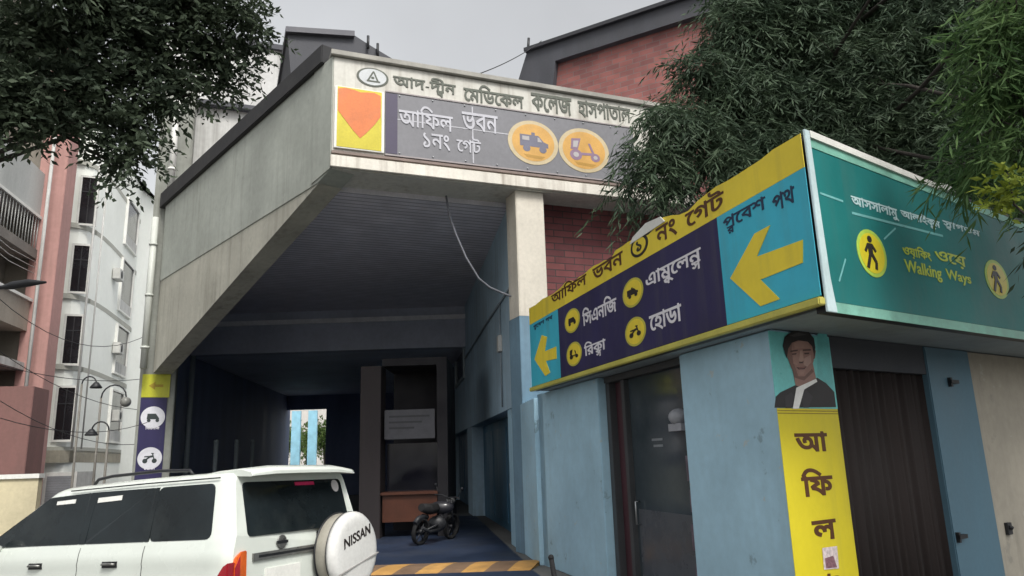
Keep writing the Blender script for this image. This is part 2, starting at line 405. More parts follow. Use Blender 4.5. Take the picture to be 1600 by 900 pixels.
def px_clumps(lst, n_per_m2, **kw):
    out = []; cs = []
    for px, py, Y, rp in lst:
        c = at(px, py, Y); r = rp / F * Y; cs.append((c, r)); out += clump(c, r, int(n_per_m2 * r * r) + 6, **kw)
    return out, cs

# ------------------------------------------------------------------ shared materials
M_cream = mat('fascia_plaster', (0.58, 0.57, 0.52), 0.8, 0.10, 0.8, False, 0.3, (0.3, 0.28, 0.24), drips=0.5, dripcol=(0.2, 0.17, 0.13))
M_panel = mat('panel_plaster', (0.37, 0.39, 0.35), 0.82, 0.16, 0.5, False, 0.45, (0.19, 0.20, 0.17), drips=0.35, dripcol=(0.16, 0.16, 0.135), chips=0.25)
M_haunch = mat('haunch_plaster', (0.42, 0.41, 0.35), 0.82, 0.15, 0.7, False, 0.4, (0.2, 0.19, 0.15), drips=0.35, chips=0.2)
M_grey = mat('grey_render', (0.50, 0.50, 0.48), 0.85, 0.14, 0.5, False, 0.4, (0.2, 0.2, 0.19), drips=.5)
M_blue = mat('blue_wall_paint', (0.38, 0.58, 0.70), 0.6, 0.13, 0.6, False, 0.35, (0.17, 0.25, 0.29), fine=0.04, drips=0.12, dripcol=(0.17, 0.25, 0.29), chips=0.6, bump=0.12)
M_bluedoor = mat('deep_blue_paint', (0.05, 0.15, 0.24), 0.45, 0.12, 1.1, True, 0.2)
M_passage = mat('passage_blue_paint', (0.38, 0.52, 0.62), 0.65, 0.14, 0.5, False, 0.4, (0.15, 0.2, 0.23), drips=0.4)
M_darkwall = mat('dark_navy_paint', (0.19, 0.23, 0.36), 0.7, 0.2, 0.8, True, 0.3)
M_dark = mat('dark_metal', (0.02, 0.021, 0.024), 0.5, 0.2, 2)
M_black = mat('black_rubber', (0.010, 0.010, 0.011), 0.85, 0.2, 3)
M_white = mat('white_paint', (0.70, 0.70, 0.66), 0.5, 0.08, 2, False, 0.15, (0.3, 0.28, 0.24))
M_slate = mat('slate_roofing', (0.060, 0.062, 0.072), 0.7, 0.22, 1.5, True, 0.2)
M_beige = mat('beige_plaster', (0.38, 0.35, 0.29), 0.85, 0.12, 0.6, False, 0.5, (0.17, 0.16, 0.14), drips=0.4, chips=0.3)
M_steel = mat('galvanised_steel', (0.35, 0.36, 0.37), 0.4, 0.15, 4, metal=0.8)
M_yel = mat('yellow_vinyl', (0.80, 0.63, 0.05), 0.5, 0.07, 0.9, False, 0.18, (0.4, 0.3, 0.05), fine=0.02, drips=0.22, dripcol=(0.12, 0.12, 0.09), bump=0.08)
M_yel2 = mat('lemon_vinyl', (0.64, 0.54, 0.02), 0.4, 0.05, 1.2, False, 0.12, (0.45, 0.36, 0.05), fine=0.02, drips=0.22, dripcol=(0.12, 0.12, 0.09), bump=0.08)
M_navy = mat('navy_vinyl', (0.022, 0.018, 0.075), 0.55, 0.2, 0.9, False, 0.15, (0.03, 0.03, 0.05), fine=0.03, drips=0.22, dripcol=(0.12, 0.12, 0.09), bump=0.08)
M_teal = mat('teal_vinyl', (0.05, 0.45, 0.60), 0.5, 0.1, 0.9, False, 0.15, (0.04, 0.16, 0.22), fine=0.02, drips=0.22, dripcol=(0.12, 0.12, 0.09), bump=0.08)
M_ink = mat('black_ink', (0.018, 0.013, 0.012), 0.5, 0.1, 2)
M_letw = mat('white_lettering', (0.72, 0.70, 0.74), 0.45, 0.06, 2, fine=0.02)
M_maroon = mat('maroon_lettering', (0.085, 0.03, 0.008), 0.5, 0.15, 2)
M_trunk = mat('bark', (0.042, 0.036, 0.03), 0.9, 0.3, 3, True, bump=0.6)
M_leaf = leafmat('dark_leaves', (0.034, 0.05, 0.034), (0.075, 0.10, 0.06), 0.22)

# ------------------------------------------------------------------ ground and floor
def ground_mat():
    m = mat('asphalt', (0.12, 0.117, 0.11), 0.85, 0.25, 0.35, False, 0.45, (0.11, 0.1, 0.085), bump=0.5)
    return m
b = B(); b.slab([(-400, -300), (400, -300), (400, 500), (-400, 500)], -0.3, 0.0)
b.build('ground', ground_mat(), kind='structure')

# ------------------------------------------------------------------ the entrance building
C0 = at(517, 262, 13.8)
FA = Plane(C0, heading(3790)); PA = Plane(C0, heading(-246))
ZB, ZT = 7.65, 10.13
PWP = FA.P(FA.sz(808, 300)[0], 0, -0.35)
PW = Plane((PWP.x, PWP.y), heading(622))
bld = thing('hospital_entrance', 'cream and grey hospital gateway with slanting side wall over a dark driveway', 'building', (C0[0] + 1, C0[1] + 1.5, 0))
FEND = 8.6
def meet(pl1, o1, pl2, o2):
    a = pl1.p0 + pl1.n * o1; c = pl2.p0 + pl2.n * o2
    k = np.linalg.solve(np.array([pl1.d, -pl2.d]).T, c - a); return a + pl1.d * k[0]
inner = meet(FA, -1.0, PA, -0.55)
# fascia beam
b = B(); b.slab([tuple(C0[:2]), FA.P(FEND, 0)[:2], FA.P(FEND, 0, -1.0)[:2], tuple(inner)], ZB, ZT); b.build('fascia', M_cream, bld, 0.015)
# lower cornice band, coping, rail under the board
zc0, zc1 = FA.sz(700, 283)[1], FA.sz(700, 264)[1]
b = B(); b.rect(FA, -0.02, FEND, ZB + 0.02, zc1, 0.002, 0.075); b.build('cornice', mat('cornice_plaster', (0.68, 0.65, 0.58), 0.8, 0.1, 1.5, False, 0.5, (0.3, 0.24, 0.18), drips=0.75, dripcol=(0.17, 0.12, 0.085)), bld, 0.01)
b = B(); b.rect(FA, -0.06, FEND, ZT + 0.003, ZT + 0.12, -1.05, 0.09); b.build('coping', mat('coping_concrete', (0.33, 0.32, 0.29), 0.85, 0.2, 2, False, 0.5), bld, 0.01)
b = B(); b.rect(FA, 0.0, FEND, zc1 + 0.045, zc1 + 0.10, 0.002, 0.06); b.build('ledge_rail', mat('rail_brown', (0.22, 0.17, 0.15), 0.7, 0.25, 3), bld)
# side panel: upper wall, haunch below the joint, corner strip
zj = 7.5
sA = PA.sz(490, 200)[0]; SE = 10.9
def zlow(s): return ZB + (4.68 - ZB) * s / SE
sj = (ZB - zj) / (ZB - 4.68) * SE
b = B(); b.prism(PA, [(0.01, ZB), (sj, zj + 0.004), (SE, zj + 0.004), (SE, 9.95), (0.01, ZT)], -0.55, 0.0); b.build('side_wall', M_panel, bld, 0.01)
b = B(); b.prism(PA, [(sj, zj), (SE, zj), (SE, 4.68)], -0.55, -0.018); b.build('haunch', M_haunch, bld)
b = B(); b.prism(PA, [(0.0, ZB + 0.002), (sA, ZB - 0.09), (sA, ZT - 0.02), (0.0, ZT - 0.002)], 0.001, 0.02); b.build('corner_strip', M_panel, bld)
b = B(); b.prism(PA, [(0.35, ZT - 0.02), (0.35, ZT + 0.42), (SE + 0.3, ZT + 0.30), (SE + 0.3, 9.93)], -0.9, 0.1); b.build('roof_gutter', mat('black_roof_edge', (0.028, 0.028, 0.03), 0.75, 0.3, 2, False, 0.3, (0.09, 0.09, 0.08)), bld, 0.02)
# column at the far end of the side wall
cc = plan(238, 22.75); ang = math.atan2(FA.d[1], FA.d[0])
b = B(); b.box((cc[0], cc[1], 7.1), (1.0, 0.95, 14.2), ang); b.build('column', mat('column_plaster', (0.27, 0.28, 0.25), 0.8, 0.15, 0.7, False, 0.4, drips=.5), bld, 0.02)
CF = Plane(cc - np.array(FA.n) * -0.475, FA.d)
b = B(); p0 = at(243, 340, 21.75); p1 = at(238, 575, 21.75); b.tube([p0, (p0[0], p0[1], p1[2])], 0.1, 12)
for z in (5.4, 7.0, 8.6): b.tube([(p0[0], p0[1], z), (p0[0], p0[1], z + 0.07)], 0.125, 12)
b.build('drain_pipe', mat('grey_white_pipe', (0.5, 0.52, 0.48), 0.4, 0.1, 2, True, 0.3), bld)
b = B(); p0 = at(279, 130, 21.6); p1 = at(279, 292, 21.6); b.tube([p0, (p0[0], p0[1], p1[2])], 0.1, 12)
for z in (11.0, 12.6): b.tube([(p0[0], p0[1], z), (p0[0], p0[1], z + 0.07)], 0.125, 12)
b.build('drain_pipe', M_white, bld)
# white pillar at the right of the opening, brick wall beside it
s0, s1 = FA.sz(809, 330)[0], FA.sz(853, 330)[0]
zp = FA.sz(815, 492)[1]; b = B(); b.rect(FA, s0 - .01, s1 + .01, 0.0, zp, -0.72, -0.09); b.build('pillar_base', mat('shaded_blue_paint', (0.15, 0.25, 0.33), 0.65, 0.15, 0.6, False, 0.4, drips=.4), bld, 0.01)  # deeper blue paints in the shade on the pillar's lower part
b = B(); b.rect(FA, s0, s1, zp - .01, ZB + 0.01, -0.7, -0.1); b.build('pillar', mat('pillar_plaster', (0.62, 0.58, 0.50), 0.8, 0.1, 1.0, False, 0.3, (0.35, 0.31, 0.25), drips=.35, dripcol=(.25, .21, .16)), bld, 0.015)
b = B(); b.rect(FA, s1 - 0.05, FEND - 0.1, 0.0, ZB + 0.01, -1.3, -0.8)
b.build('brick_wall', brick('maroon_brick', FA.d, (0.22, 0.075, 0.075), (0.15, 0.05, 0.055), (0.07, 0.05, 0.05), 0.5, 0.16), bld)
# passage: ceiling, right wall, beams, left and far walls
YB = 27.4
sb = (YB - PW.p0[1]) / PW.d[1]; pwb = PW.P(sb, 0)
LW0 = np.array([(304 - 800) / F * YB - 0.4, YB]); LW = Plane(LW0, heading(690))
b = B(); b.slab([tuple(meet(FA, -.98, PA, -.53)), FA.P(s0 + 0.4, 0, -0.98)[:2], PW.P(sb, 0, -0.2)[:2], (LW0[0] - .2, YB), (cc[0] + 0.3, cc[1] + .3)], 7.54, 7.95)
b.build('ceiling', lined('ceiling_boards', (0.70, 0.68, 0.74), (0.28, 0.27, 0.31), FA.n, 0.22, 'n', 0.6, 0.16), bld)
z_up = PW.sz(793, 640)[1]
def ps(px, y=720): return PW.sz(px, y)[0]
sEnd = (46.0 - PW.p0[1]) / PW.d[1]
b = B(); b.rect(PW, 0.0, sEnd, z_up, 7.7, -0.35, 0.0); b.rect(PW, ps(800), sEnd, z_up - .01, z_up + 1, -.9, -.351); b.build('passage_wall', M_passage, bld)
segs = [(ps(836), ps(794)), (ps(737), ps(730)), (ps(704), sEnd)]
for a0, a1 in segs:
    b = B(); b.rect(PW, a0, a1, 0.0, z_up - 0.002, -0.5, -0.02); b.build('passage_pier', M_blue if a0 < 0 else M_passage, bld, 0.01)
for a0, a1 in [(ps(794), ps(737)), (ps(730), ps(704))]:
    d = B(); d.rect(PW, a0, a1, 0, z_up - 0.002, -0.5, -0.42); dr = d.build('passage_door', M_bluedoor, bld)
    h = B(); am = a0 * 0.75 + a1 * 0.25; h.tube([PW.P(am, 1.0, -0.40), PW.P(am, 1.0, -0.34), PW.P(am, 1.25, -0.34), PW.P(am, 1.25, -0.40)], 0.014, 6); h.build('handle', M_steel, dr)
    h = B(); n = 3
    for k in range(n): h.rect(PW, a0 + (a1 - a0) * (k + 0.08) / n, a0 + (a1 - a0) * (k + 0.92) / n, 0.2, z_up - 0.25, -0.421, -0.405)
    h.build('door_leaf', mat('door_leaf_blue', (0.045, 0.13, 0.21), 0.4, 0.12, 1.2, True), dr)
# small window high in the passage wall
a0, z0 = PW.sz(727, 602); a1, z1 = PW.sz(712, 515); z1 = PW.sz(719, 515)[1]; z0 = PW.sz(719, 600)[1]
b = B(); t = 0.12
b.rect(PW, a0, a1, z0, z0 + t, 0.002, 0.07).rect(PW, a0, a1, z1 - t, z1, 0.002, 0.07).rect(PW, a0, a0 + .25, z0 + t, z1 - t, 0.002, 0.07).rect(PW, a1 - .25, a1, z0 + t, z1 - t, 0.002, 0.07)
wf = b.build('window', mat('window_frame_grey', (0.3, 0.36, 0.38), 0.5), bld)
b = B(); b.rect(PW, a0 + .25, a1 - .25, z0 + t, z1 - t, 0.003, 0.02); b.build('pane', glass('passage_glass'), wf)
b = B(); b.tube([PW.P(.3, 5.6, .03), PW.P(5, 5.6, .03), PW.P(sb, 5.55, .03)], .03, 6); b.tube([PW.P(2.2, 5.6, .03), PW.P(2.2, z_up + .1, .03)], .022, 6); b.build('conduit', mat('conduit_grey', (.2, .24, .27), .5), bld)
b = B(); b.rect(PW, 2.1, 2.4, 4.4, 4.8, .002, .1); b.build('junction_box', M_grey, bld, .01)
# beam at the end of the high ceiling and the low part beyond
def bar(b, y0, y1, z0, z1, xl, xr): b.slab([(xl, y0), (xr, y0), (xr, y1), (xl, y1)], z0, z1)
b = B(); bar(b, YB - 0.12, YB + 0.0, 7.05, 7.22, LW0[0] + 0.1, pwb.x + 0.02); b.build('beam_trim', mat('pale_trim', (0.80, 0.80, 0.82), 0.6), bld)
b = B(); bar(b, YB + 0.001, YB + 0.5, 6.0, 7.7, LW0[0], pwb.x + 0.1); b.build('beam', mat('beam_paint', (0.48, 0.51, 0.60), 0.75, 0.15, 0.5), bld)
xb0 = LW.P(19.2, 0).x; xb1 = PW.P(sEnd, 0).x
b = B(); b.slab([(LW0[0] - .2, YB + .45), (pwb.x + .2, YB + .45), (xb1 + .2, 46), (xb0 - .2, 46)], 6.0, 6.3); b.build('low_ceiling', mat('low_ceiling_paint', (0.60, 0.64, 0.74), 0.75, 0.15, 0.5), bld)
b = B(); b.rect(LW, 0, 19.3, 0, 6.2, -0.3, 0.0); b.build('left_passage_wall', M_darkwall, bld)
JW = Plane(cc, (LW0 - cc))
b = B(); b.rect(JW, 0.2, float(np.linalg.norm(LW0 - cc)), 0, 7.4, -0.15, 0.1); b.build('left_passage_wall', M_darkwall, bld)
# far end wall with the bright way out
BW = Plane((0, 45.6), (1, 0)); xo0, xo1 = BW.sz(441, 680)[0], BW.sz(509, 680)[0]; zo = BW.sz(470, 640)[1]
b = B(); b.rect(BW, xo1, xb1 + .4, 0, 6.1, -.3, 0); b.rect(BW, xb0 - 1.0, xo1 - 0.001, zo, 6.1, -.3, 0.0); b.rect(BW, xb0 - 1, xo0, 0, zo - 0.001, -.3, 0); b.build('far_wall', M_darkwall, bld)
for px in (461, 487):
    c = plan(px, 50.5); b = B(); b.box((c[0], c[1], 2.7), (0.58, 0.4, 5.4), 0.15); b.build('exit_column', mat('sky_blue_column', (0.30, 0.58, 0.72), 0.6), bld)
# storey standing above the passage, behind the side wall
RWp = plan(285, 23.6); RW = Plane(RWp, FA.d); ra0, ra1 = RW.sz(250, 200)[0], RW.sz(540, 200)[0]
zt = RW.sz(430, 84)[1]; zl = RW.sz(345, 164)[1]
b = B(); b.rect(RW, ra0, ra1, 7.58, zl, -3.0, 0.0); b.build('upper_storey', M_grey, bld)
b = B(); b.rect(RW, ra0, ra1, zl + 0.001, zt, -3.0, 0.22); b.build('attic_storey', mat('attic_render', (0.52, 0.52, 0.51), 0.85, 0.14, 0.5, False, 0.4, (0.2, 0.2, 0.19), drips=.4), bld)
b = B(); b.rect(RW, ra0, ra1, zl - 0.16, zl, 0.003, 0.3); b.build('ledge', M_slate, bld)
b = B(); b.rect(RW, ra0 - .2, ra1, zt + 0.001, zt + 0.2, -3.1, 0.35); b.build('roof_coping', M_slate, bld)
# dark hipped roof showing over the corner
HR = Plane(FA.P(0, 0, -2.4)[:2], FA.d)
def hp(px, py): return HR.sz(px, py)
b = B(); b.prism(HR, [hp(457, 150), hp(449, 47), hp(552, 54), hp(577, 70), hp(632, 103), hp(640, 150)], -4.5, 0.0); rf = b.build('hip_roof', M_slate, bld)
b = B(); b.prism(HR, [hp(446, 53), hp(446, 45), hp(553, 52), hp(553, 60)], -4.6, 0.12); b.build('ridge_cap', mat('ridge_metal', (0.10, 0.10, 0.115), 0.6), rf)
for px, py in ((575, 58), (590, 70)):
    p = at(px, py + 18, float(HR.P(hp(px, py)[0], 0).y) - .1); b = B(); b.tube([p, (p[0], p[1], p[2] + 0.35)], 0.035, 6); b.build('roof_stub', M_dark, rf)
# lettering on the fascia wall: oval logo and the name
def apx(pl, px, py): return pl.sz(px, py)
def disc_px(b, pl, cx, cy, rx, ry, o0, o1, k=1.0, n=36):
    a0 = pl.sz(cx - rx, cy)[0]; a1 = pl.sz(cx + rx, cy)[0]; zt = pl.sz(cx, cy - ry)[1]; zb = pl.sz(cx, cy + ry)[1]
    b.prism(pl, disc_pts((a0 + a1) / 2, (zt + zb) / 2, abs(a1 - a0) / 2 * k, (zt - zb) / 2 * k, n), o0, o1)
    return (a0 + a1) / 2, (zt + zb) / 2, abs(a1 - a0) / 2, (zt - zb) / 2, 1 if a1 > a0 else -1
M_letg = mat('grey_green_lettering', (0.11, 0.12, 0.10), 0.7, 0.2, 3)
b = B(); a, z, ra, rz, sg = disc_px(b, FA, 582, 121, 25, 14.5, 0.002, 0.012)
lg = b.build('logo', M_letg, bld)
b = B(); disc_px(b, FA, 582, 121, 25, 14.5, 0.0122, 0.016, 0.86); b.build('logo_field', mat('logo_white', (0.52, 0.54, 0.55), 0.6), lg)
b = B(); figure(b, FA, a, z, ra * .62, [[(0, .85), (.14, .85), (.62, -.55), (.42, -.55)], [(0, .85), (-.55, -.5), (-.36, -.5), (.08, .6)], [(-.6, -.5), (.75, -.5), (.75, -.72), (-.6, -.72)], circ(0, -.12, .17)], 0.0162, 0.003, sg, rz * .75); b.build('logo_mark', M_letg, lg)
for txt, x0, x1 in (("আদ-দ্^বীন", 614, 712), ("েমিডেকল", 724, 818), ("কেলজ", 830, 893), ("হাসপাতাল", 903, 985)):
    xm = (x0 + x1) / 2; yl = 128 + (x0 - 614) * 0.147; yr = 128 + (x1 - 614) * 0.147
    words('wall_lettering', FA, [(txt, x0, yl, x1, yr, 0.2, 0.24)], 0.003, 0.012, 0.02, M_letg, bld)

# ------------------------------------------------------------------ board hung on the fascia
ls, zz = FA.sz(523, 190)
zb0 = FA.sz(560, 236)[1]; zb1 = FA.sz(560, 140)[1]
hb = thing('heart_panel', 'orange heart on a yellow square panel at the left corner of the fascia', 'sign', FA.P(FA.sz(560, 190)[0], zb0, 0.05))
ha0, ha1 = FA.sz(522, 190)[0], FA.sz(600, 190)[0]
b = B(); b.rect(FA, ha0, ha1, zb0, zb1, 0.003, 0.05); b.build('frame', M_white, hb, 0.006)
b = B(); b.rect(FA, ha0 + .05, ha1 - .06, zb0 + .03, zb1 - .02, 0.051, 0.056); b.build('yellow_field', mat('yellow_green_vinyl', (0.55, 0.47, 0.03), 0.4, 0.1, 2), hb)
hw = ha1 - ha0; hh = zb1 - zb0; hx = (ha0 + ha1) / 2 - .01
hpts = [(-.43, .45), (-.28, .475), (-.1, .46), (.02, .435), (.14, .45), (.30, .46), (.43, .42), (.43, .08), (.32, -.05), (.14, -.22), (.02, -.31), (-.12, -.2), (-.32, -.01), (-.43, .10)]
b = B(); b.prism(FA, [(hx + x * hw, (zb0 + zb1) / 2 + y * hh) for x, y in hpts], 0.057, 0.062); b.build('heart', mat('orange_vinyl', (0.62, 0.17, 0.045), 0.45, 0.14, 2, False, 0.35, (0.5, 0.22, 0.12)), hb)
sg0, sg1 = FA.sz(601, 195)[0], FA.sz(960, 230)[0] + 0.5
bz0 = FA.sz(780, 263)[1] - .0; bz1 = FA.sz(780, 172)[1]
fb = thing('fascia_signboard', 'faded grey sign board with two orange pictogram discs across the fascia', 'sign', FA.P((sg0 + sg1) / 2, bz0, 0.05))
M_gboard = mat('faded_grey_vinyl', (0.19, 0.19, 0.205), 0.6, 0.14, 0.8, False, 0.35, (0.26, 0.25, 0.26))
b = B(); b.rect(FA, sg0, sg1, bz0, bz1, 0.003, 0.06); b.build('board', M_gboard, fb, 0.005)
b = B(); sx = FA.sz(620, 200)[0]; b.rect(FA, sg0 + .01, sx, bz0 + .02, bz1 - .02, 0.061, 0.066); b.build('dark_strip', mat('dark_violet_vinyl', (0.06, 0.05, 0.09), 0.5), fb)
b = B(); zm = FA.sz(700, 200)[1]; b.rect(FA, sx, FA.sz(800, 215)[0], zm, zm + .025, 0.061, 0.065); xm = FA.sz(736, 200)[0]; b.rect(FA, xm, xm + .03, bz0 + .02, bz1 - .05, 0.0655, 0.068); b.build('seam', mat('seam_white', (0.42, 0.42, 0.45), 0.5), fb)
words('lettering', FA, [("আিফল", 622, 178, 706, 194, 0.25, 0.26), ("ভবন", 720, 190, 776, 199, 0.2, 0.22), ("১নং", 660, 222, 702, 228, 0.16, 0.2), ("েগট", 712, 226, 750, 232, 0.17, 0.22)], 0.0685, 0.006, 0.012, mat('faded_lettering', (0.46, 0.46, 0.50), 0.5, .12, 3), fb)
b = B(); b.rect(FA, sg0, sg1, bz1 + .001, bz1 + .03, .003, .075).rect(FA, sg0, sg1, bz0 - .032, bz0 - .001, .003, .075); b.build('frame', mat('board_frame', (.3, .27, .27), .6, .2, 3), fb)
for k in range(9):
    for z in (bz0 + .05, bz1 - .05): b = B(); b.lathe([(.018, 0), (.018, .008), (.008, .012)], FA.P(sg0 + .3 + k * .72, z, .0685), FA.P(0, 0, 1) - FA.P(0, 0, 0), 8); b.build('bolt', M_steel, fb)
M_or = mat('orange_disc', (0.58, 0.33, 0.09), 0.45, 0.14, 3, False, 0.3, (0.6, 0.42, 0.2)); M_rim = mat('disc_rim', (0.52, 0.43, 0.27), 0.5, 0.12, 3)
for cx, cy, fig, fc in ((831, 225, AMB, (0.16, 0.16, 0.21)), (910, 237, RICK, (0.25, 0.17, 0.24))):
    b = B(); a, z, ra, rz, sg = disc_px(b, FA, cx, cy, 39, 34, 0.061, 0.068); dd = b.build('pictogram', M_rim, fb)
    b = B(); disc_px(b, FA, cx, cy, 39, 34, 0.0682, 0.071, 0.84); b.build('disc', M_or, dd)
    b = B(); figure(b, FA, a + ra * .02, z, ra * .92, fig, 0.0712, 0.003, sg, rz * .95); b.build('figure', mat('faded_figure', fc, 0.6), dd)
    b = B(); figure(b, FA, a + ra * .02, z, ra * .92, [[(-.5, .08), (-.5, .27), (-.2, .27), (-.2, .08)], [(.16, .05), (.16, .27), (.24, .25), (.36, .05)]] if fig is AMB else [[(-.5, .1), (-.47, .4), (-.25, .42), (-.32, .1)], circ(-.38, -.25, .12), circ(.45, -.3, .09)], 0.076, 0.002, sg, rz * .95); b.build('figure_window', mat('faded_pale', (.42, .40, .40), 0.6), dd)
    b = B(); figure(b, FA, a, z, ra * .9, [[(-.45, -.55), (.5, -.6), (.35, -.72), (-.3, -.68)]], 0.0712, 0.002, sg, rz); b.build('shade_mark', mat('ochre_print', (.42, .24, .05), .5), dd)

# ------------------------------------------------------------------ signs on the column
ca0, ca1 = CF.sz(222, 600)[0], CF.sz(266, 600)[0]
yz0, yz1 = CF.sz(244, 621)[1], CF.sz(244, 585)[1]
ys = thing('column_notice', 'small square yellow notice high on the left column above the navy sign', 'sign', CF.P((ca0 + ca1) / 2, yz0, 0.03))
b = B(); b.rect(CF, ca0, ca1, yz0, yz1, 0.002, 0.03); b.build('board', mat('acid_yellow_vinyl', (0.46, 0.46, 0.03), 0.4, 0.08, 2), ys, 0.004)
b = B(); am = (ca0 + ca1) / 2; zm = (yz0 + yz1) / 2; b.prism(CF, [(am - .2, zm), (am - .02, zm + .12), (am - .02, zm + .04), (am + .2, zm + .04), (am + .2, zm - .04), (am - .02, zm - .04), (am - .02, zm - .12)], 0.031, 0.036); b.build('arrow', mat('ochre_ink', (0.34, 0.24, 0.02), 0.5), ys)
nz0 = CF.sz(240, 740)[1]
ns = thing('column_signboard', 'tall navy sign with two white round vehicle pictograms on the left column', 'sign', CF.P(am, nz0, 0.03))
b = B(); b.rect(CF, ca0, ca1 - .05, nz0 - .3, yz0 - .01, 0.002, 0.03); b.build('board', M_navy, ns, 0.004)
for py, fig in ((652, AUTO), (716, BIKE)):
    b = B(); zc = CF.sz(240, py)[1]; b.prism(CF, disc_pts(am - .02, zc, 0.33, 0.32), 0.031, 0.036); dd = b.build('pictogram', mat('pictogram_white', (0.62, 0.62, 0.66), 0.5), ns)
    b = B(); figure(b, CF, am - .02, zc, 0.3, fig, 0.0362, 0.003, 1); b.build('figure', mat('pictogram_ink', (0.03, 0.04, 0.04), 0.5), dd)
b = B(); z = CF.sz(240, 669)[1]; write(b, CF, "িসএনিজ", am - .2, am + .18, z - .04, z + .07, 0.031, 0.003, 0.02); b.build('lettering', M_letw, ns); b = B(); z = CF.sz(240, 732)[1]; write(b, CF, "েহাডা", am - .16, am + .14, z - .04, z + .07, 0.031, 0.003, 0.02); b.build('lettering', M_letw, ns)

# ------------------------------------------------------------------ cable across the opening
pts = []
for px, py, Y in ((697, 306, 15.4), (702, 335, 15.4), (712, 365, 15.4), (728, 402, 15.45), (748, 435, 15.5), (765, 449, 15.6), (790, 460, 15.75), (806, 465, 15.85), (814, 466, 15.85)): pts.append(at(px, py, Y))
b = B(); b.tube(pts, 0.024, 8); o = b.build('hanging_cable', mat('grey_cable', (0.14, 0.145, 0.165), 0.5)); tag(o, 'grey cable sagging from the fascia soffit to the blue passage wall', 'cable')

# ------------------------------------------------------------------ guard booth with its two sign boards
S = at(1268, 340, 6.0); NV = Plane(S, heading(450)); GR = Plane(S, heading(2500))
Q = at(1205, 515, 7.07); KL = Plane(Q, heading(450)); KR = Plane(Q, heading(2500))
ZR = 3.03
booth = thing('guard_booth', 'pale blue roadside booth with flat roof, glass door and curtained doorway', 'booth', (Q[0] + 1.5, Q[1] + 2, 0))
def ks(px, y=720): return KL.sz(px, y)[0]
def kr(px, y=720): return KR.sz(px, y)[0]
a1, a2, a3 = ks(1074), ks(940), ks(843)
r1, r2, r3, r4 = kr(1320), kr(1472), kr(1541), 9.5
ci = meet(KL, -0.45, KR, -0.45)
b = B(); b.slab([KL.P(a1, 0)[:2], tuple(Q[:2]), KR.P(r1, 0)[:2], KR.P(r1, 0, -0.45)[:2], tuple(ci), KL.P(a1, 0, -0.45)[:2]], 0, ZR); b.build('corner_pier', M_blue, booth, 0.012)
b = B(); b.rect(KL, a2, a3, 0, ZR, -0.35, 0.0); b.build('street_wall', M_blue, booth, 0.012)
b = B(); EW = Plane(KL.P(a3, 0)[:2], KL.n * -1); b.rect(EW, 0.0, 3.0, 0, ZR, -0.01 if EW.n @ KL.d > 0 else 0.0, 0.3); b.build('end_wall', M_blue, booth)
b = B(); b.rect(KR, r2, r3, 0, ZR, -0.16, 0.0); b.build('side_pier', mat('side_pier_shaded_blue', (0.085, 0.165, 0.22), 0.55, 0.12, 1.1, True, 0.25, (0.06, 0.1, 0.12), fine=0.03), booth, 0.012)  # blue darkened: the pier's shade is put into its colour
b = B(); b.rect(KR, r3 + 0.002, r4, 0, ZR - 0.001, -0.35, -0.03); b.build('beige_wall', M_beige, booth, 0.01)
b = B(); b.slab([NV.P(0.1, 0, -0.1)[:2], NV.P(7.6, 0, -0.1)[:2], KL.P(a3 - .02, 0, -3.2)[:2], (KR.P(r4, 0, -3)[0], KR.P(r4, 0, -3)[1]), GR.P(10.0, 0, -0.1)[:2]], ZR + 0.01, ZR + 0.2)
b.build('roof', mat('roof_soffit_paint', (0.26, 0.31, 0.34), 0.75, 0.15, 1.0, False, 0.4), booth)
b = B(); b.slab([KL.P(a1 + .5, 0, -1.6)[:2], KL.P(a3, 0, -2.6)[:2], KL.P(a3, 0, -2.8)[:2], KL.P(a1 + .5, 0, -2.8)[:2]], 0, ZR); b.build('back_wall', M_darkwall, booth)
# glass door in the street side
dg = B(); dg.rect(KL, a1 + .02, a2 - .02, 2.94, ZR, -0.3, -0.1).rect(KL, a2 - .16, a2 - .02, 0, 2.938, -0.3, -0.12).rect(KL, a1 + .02, a1 + .10, 0, 2.938, -0.3, -0.12)
am = a2 - (a2 - a1) * 0.24; dg.rect(KL, am - .05, am + .06, 0, 2.938, -0.28, -0.13)
gd = dg.build('glass_door', mat('door_frame_dark', (0.05, 0.053, 0.057), 0.5, 0.15, 2), booth, 0.006)
b = B(); b.rect(KL, a1 + .10, am - .05, 0.05, 2.936, -0.22, -0.205); b.build('pane', glass('door_glass', (0.045, 0.06, 0.07), 0.08), gd)
b = B(); b.rect(KL, am + .06, a2 - .16, 0.05, 2.936, -0.24, -0.225); b.build('side_light', mat('maroon_curtain', (0.06, 0.022, 0.03), 0.6, 0.2, 4, True), gd)
b = B(); b.rect(KL, a1 + .16, am - .12, 0.05, 1.15, -0.204, -0.199); b.build('frosted_sheet', mat('frosted_film', (0.075, 0.085, 0.10), 0.3, 0.15, 2), gd)
b = B(); x = a1 + (am - a1) * .55; 
for k, z in enumerate((2.05, 1.97)): b.rect(KL, x - .1, x + .2 - .04 * k, z, z + .03, -0.204, -0.200)
b.build('door_notice', mat('notice_pale', (0.2, 0.22, 0.24), 0.5), gd)
b = B(); x = a1 + (am - a1) * .22; b.ball(KL.P(x, 2.32, -0.17), 0.13, (1, 1, .8)); b.rect(KL, x - .16, x + .16, 2.15, 2.24, -0.2, -0.1); b.build('door_closer', mat('pale_grey_plastic', (0.32, 0.33, 0.36), 0.45, 0.2, 5), gd)
b = B()
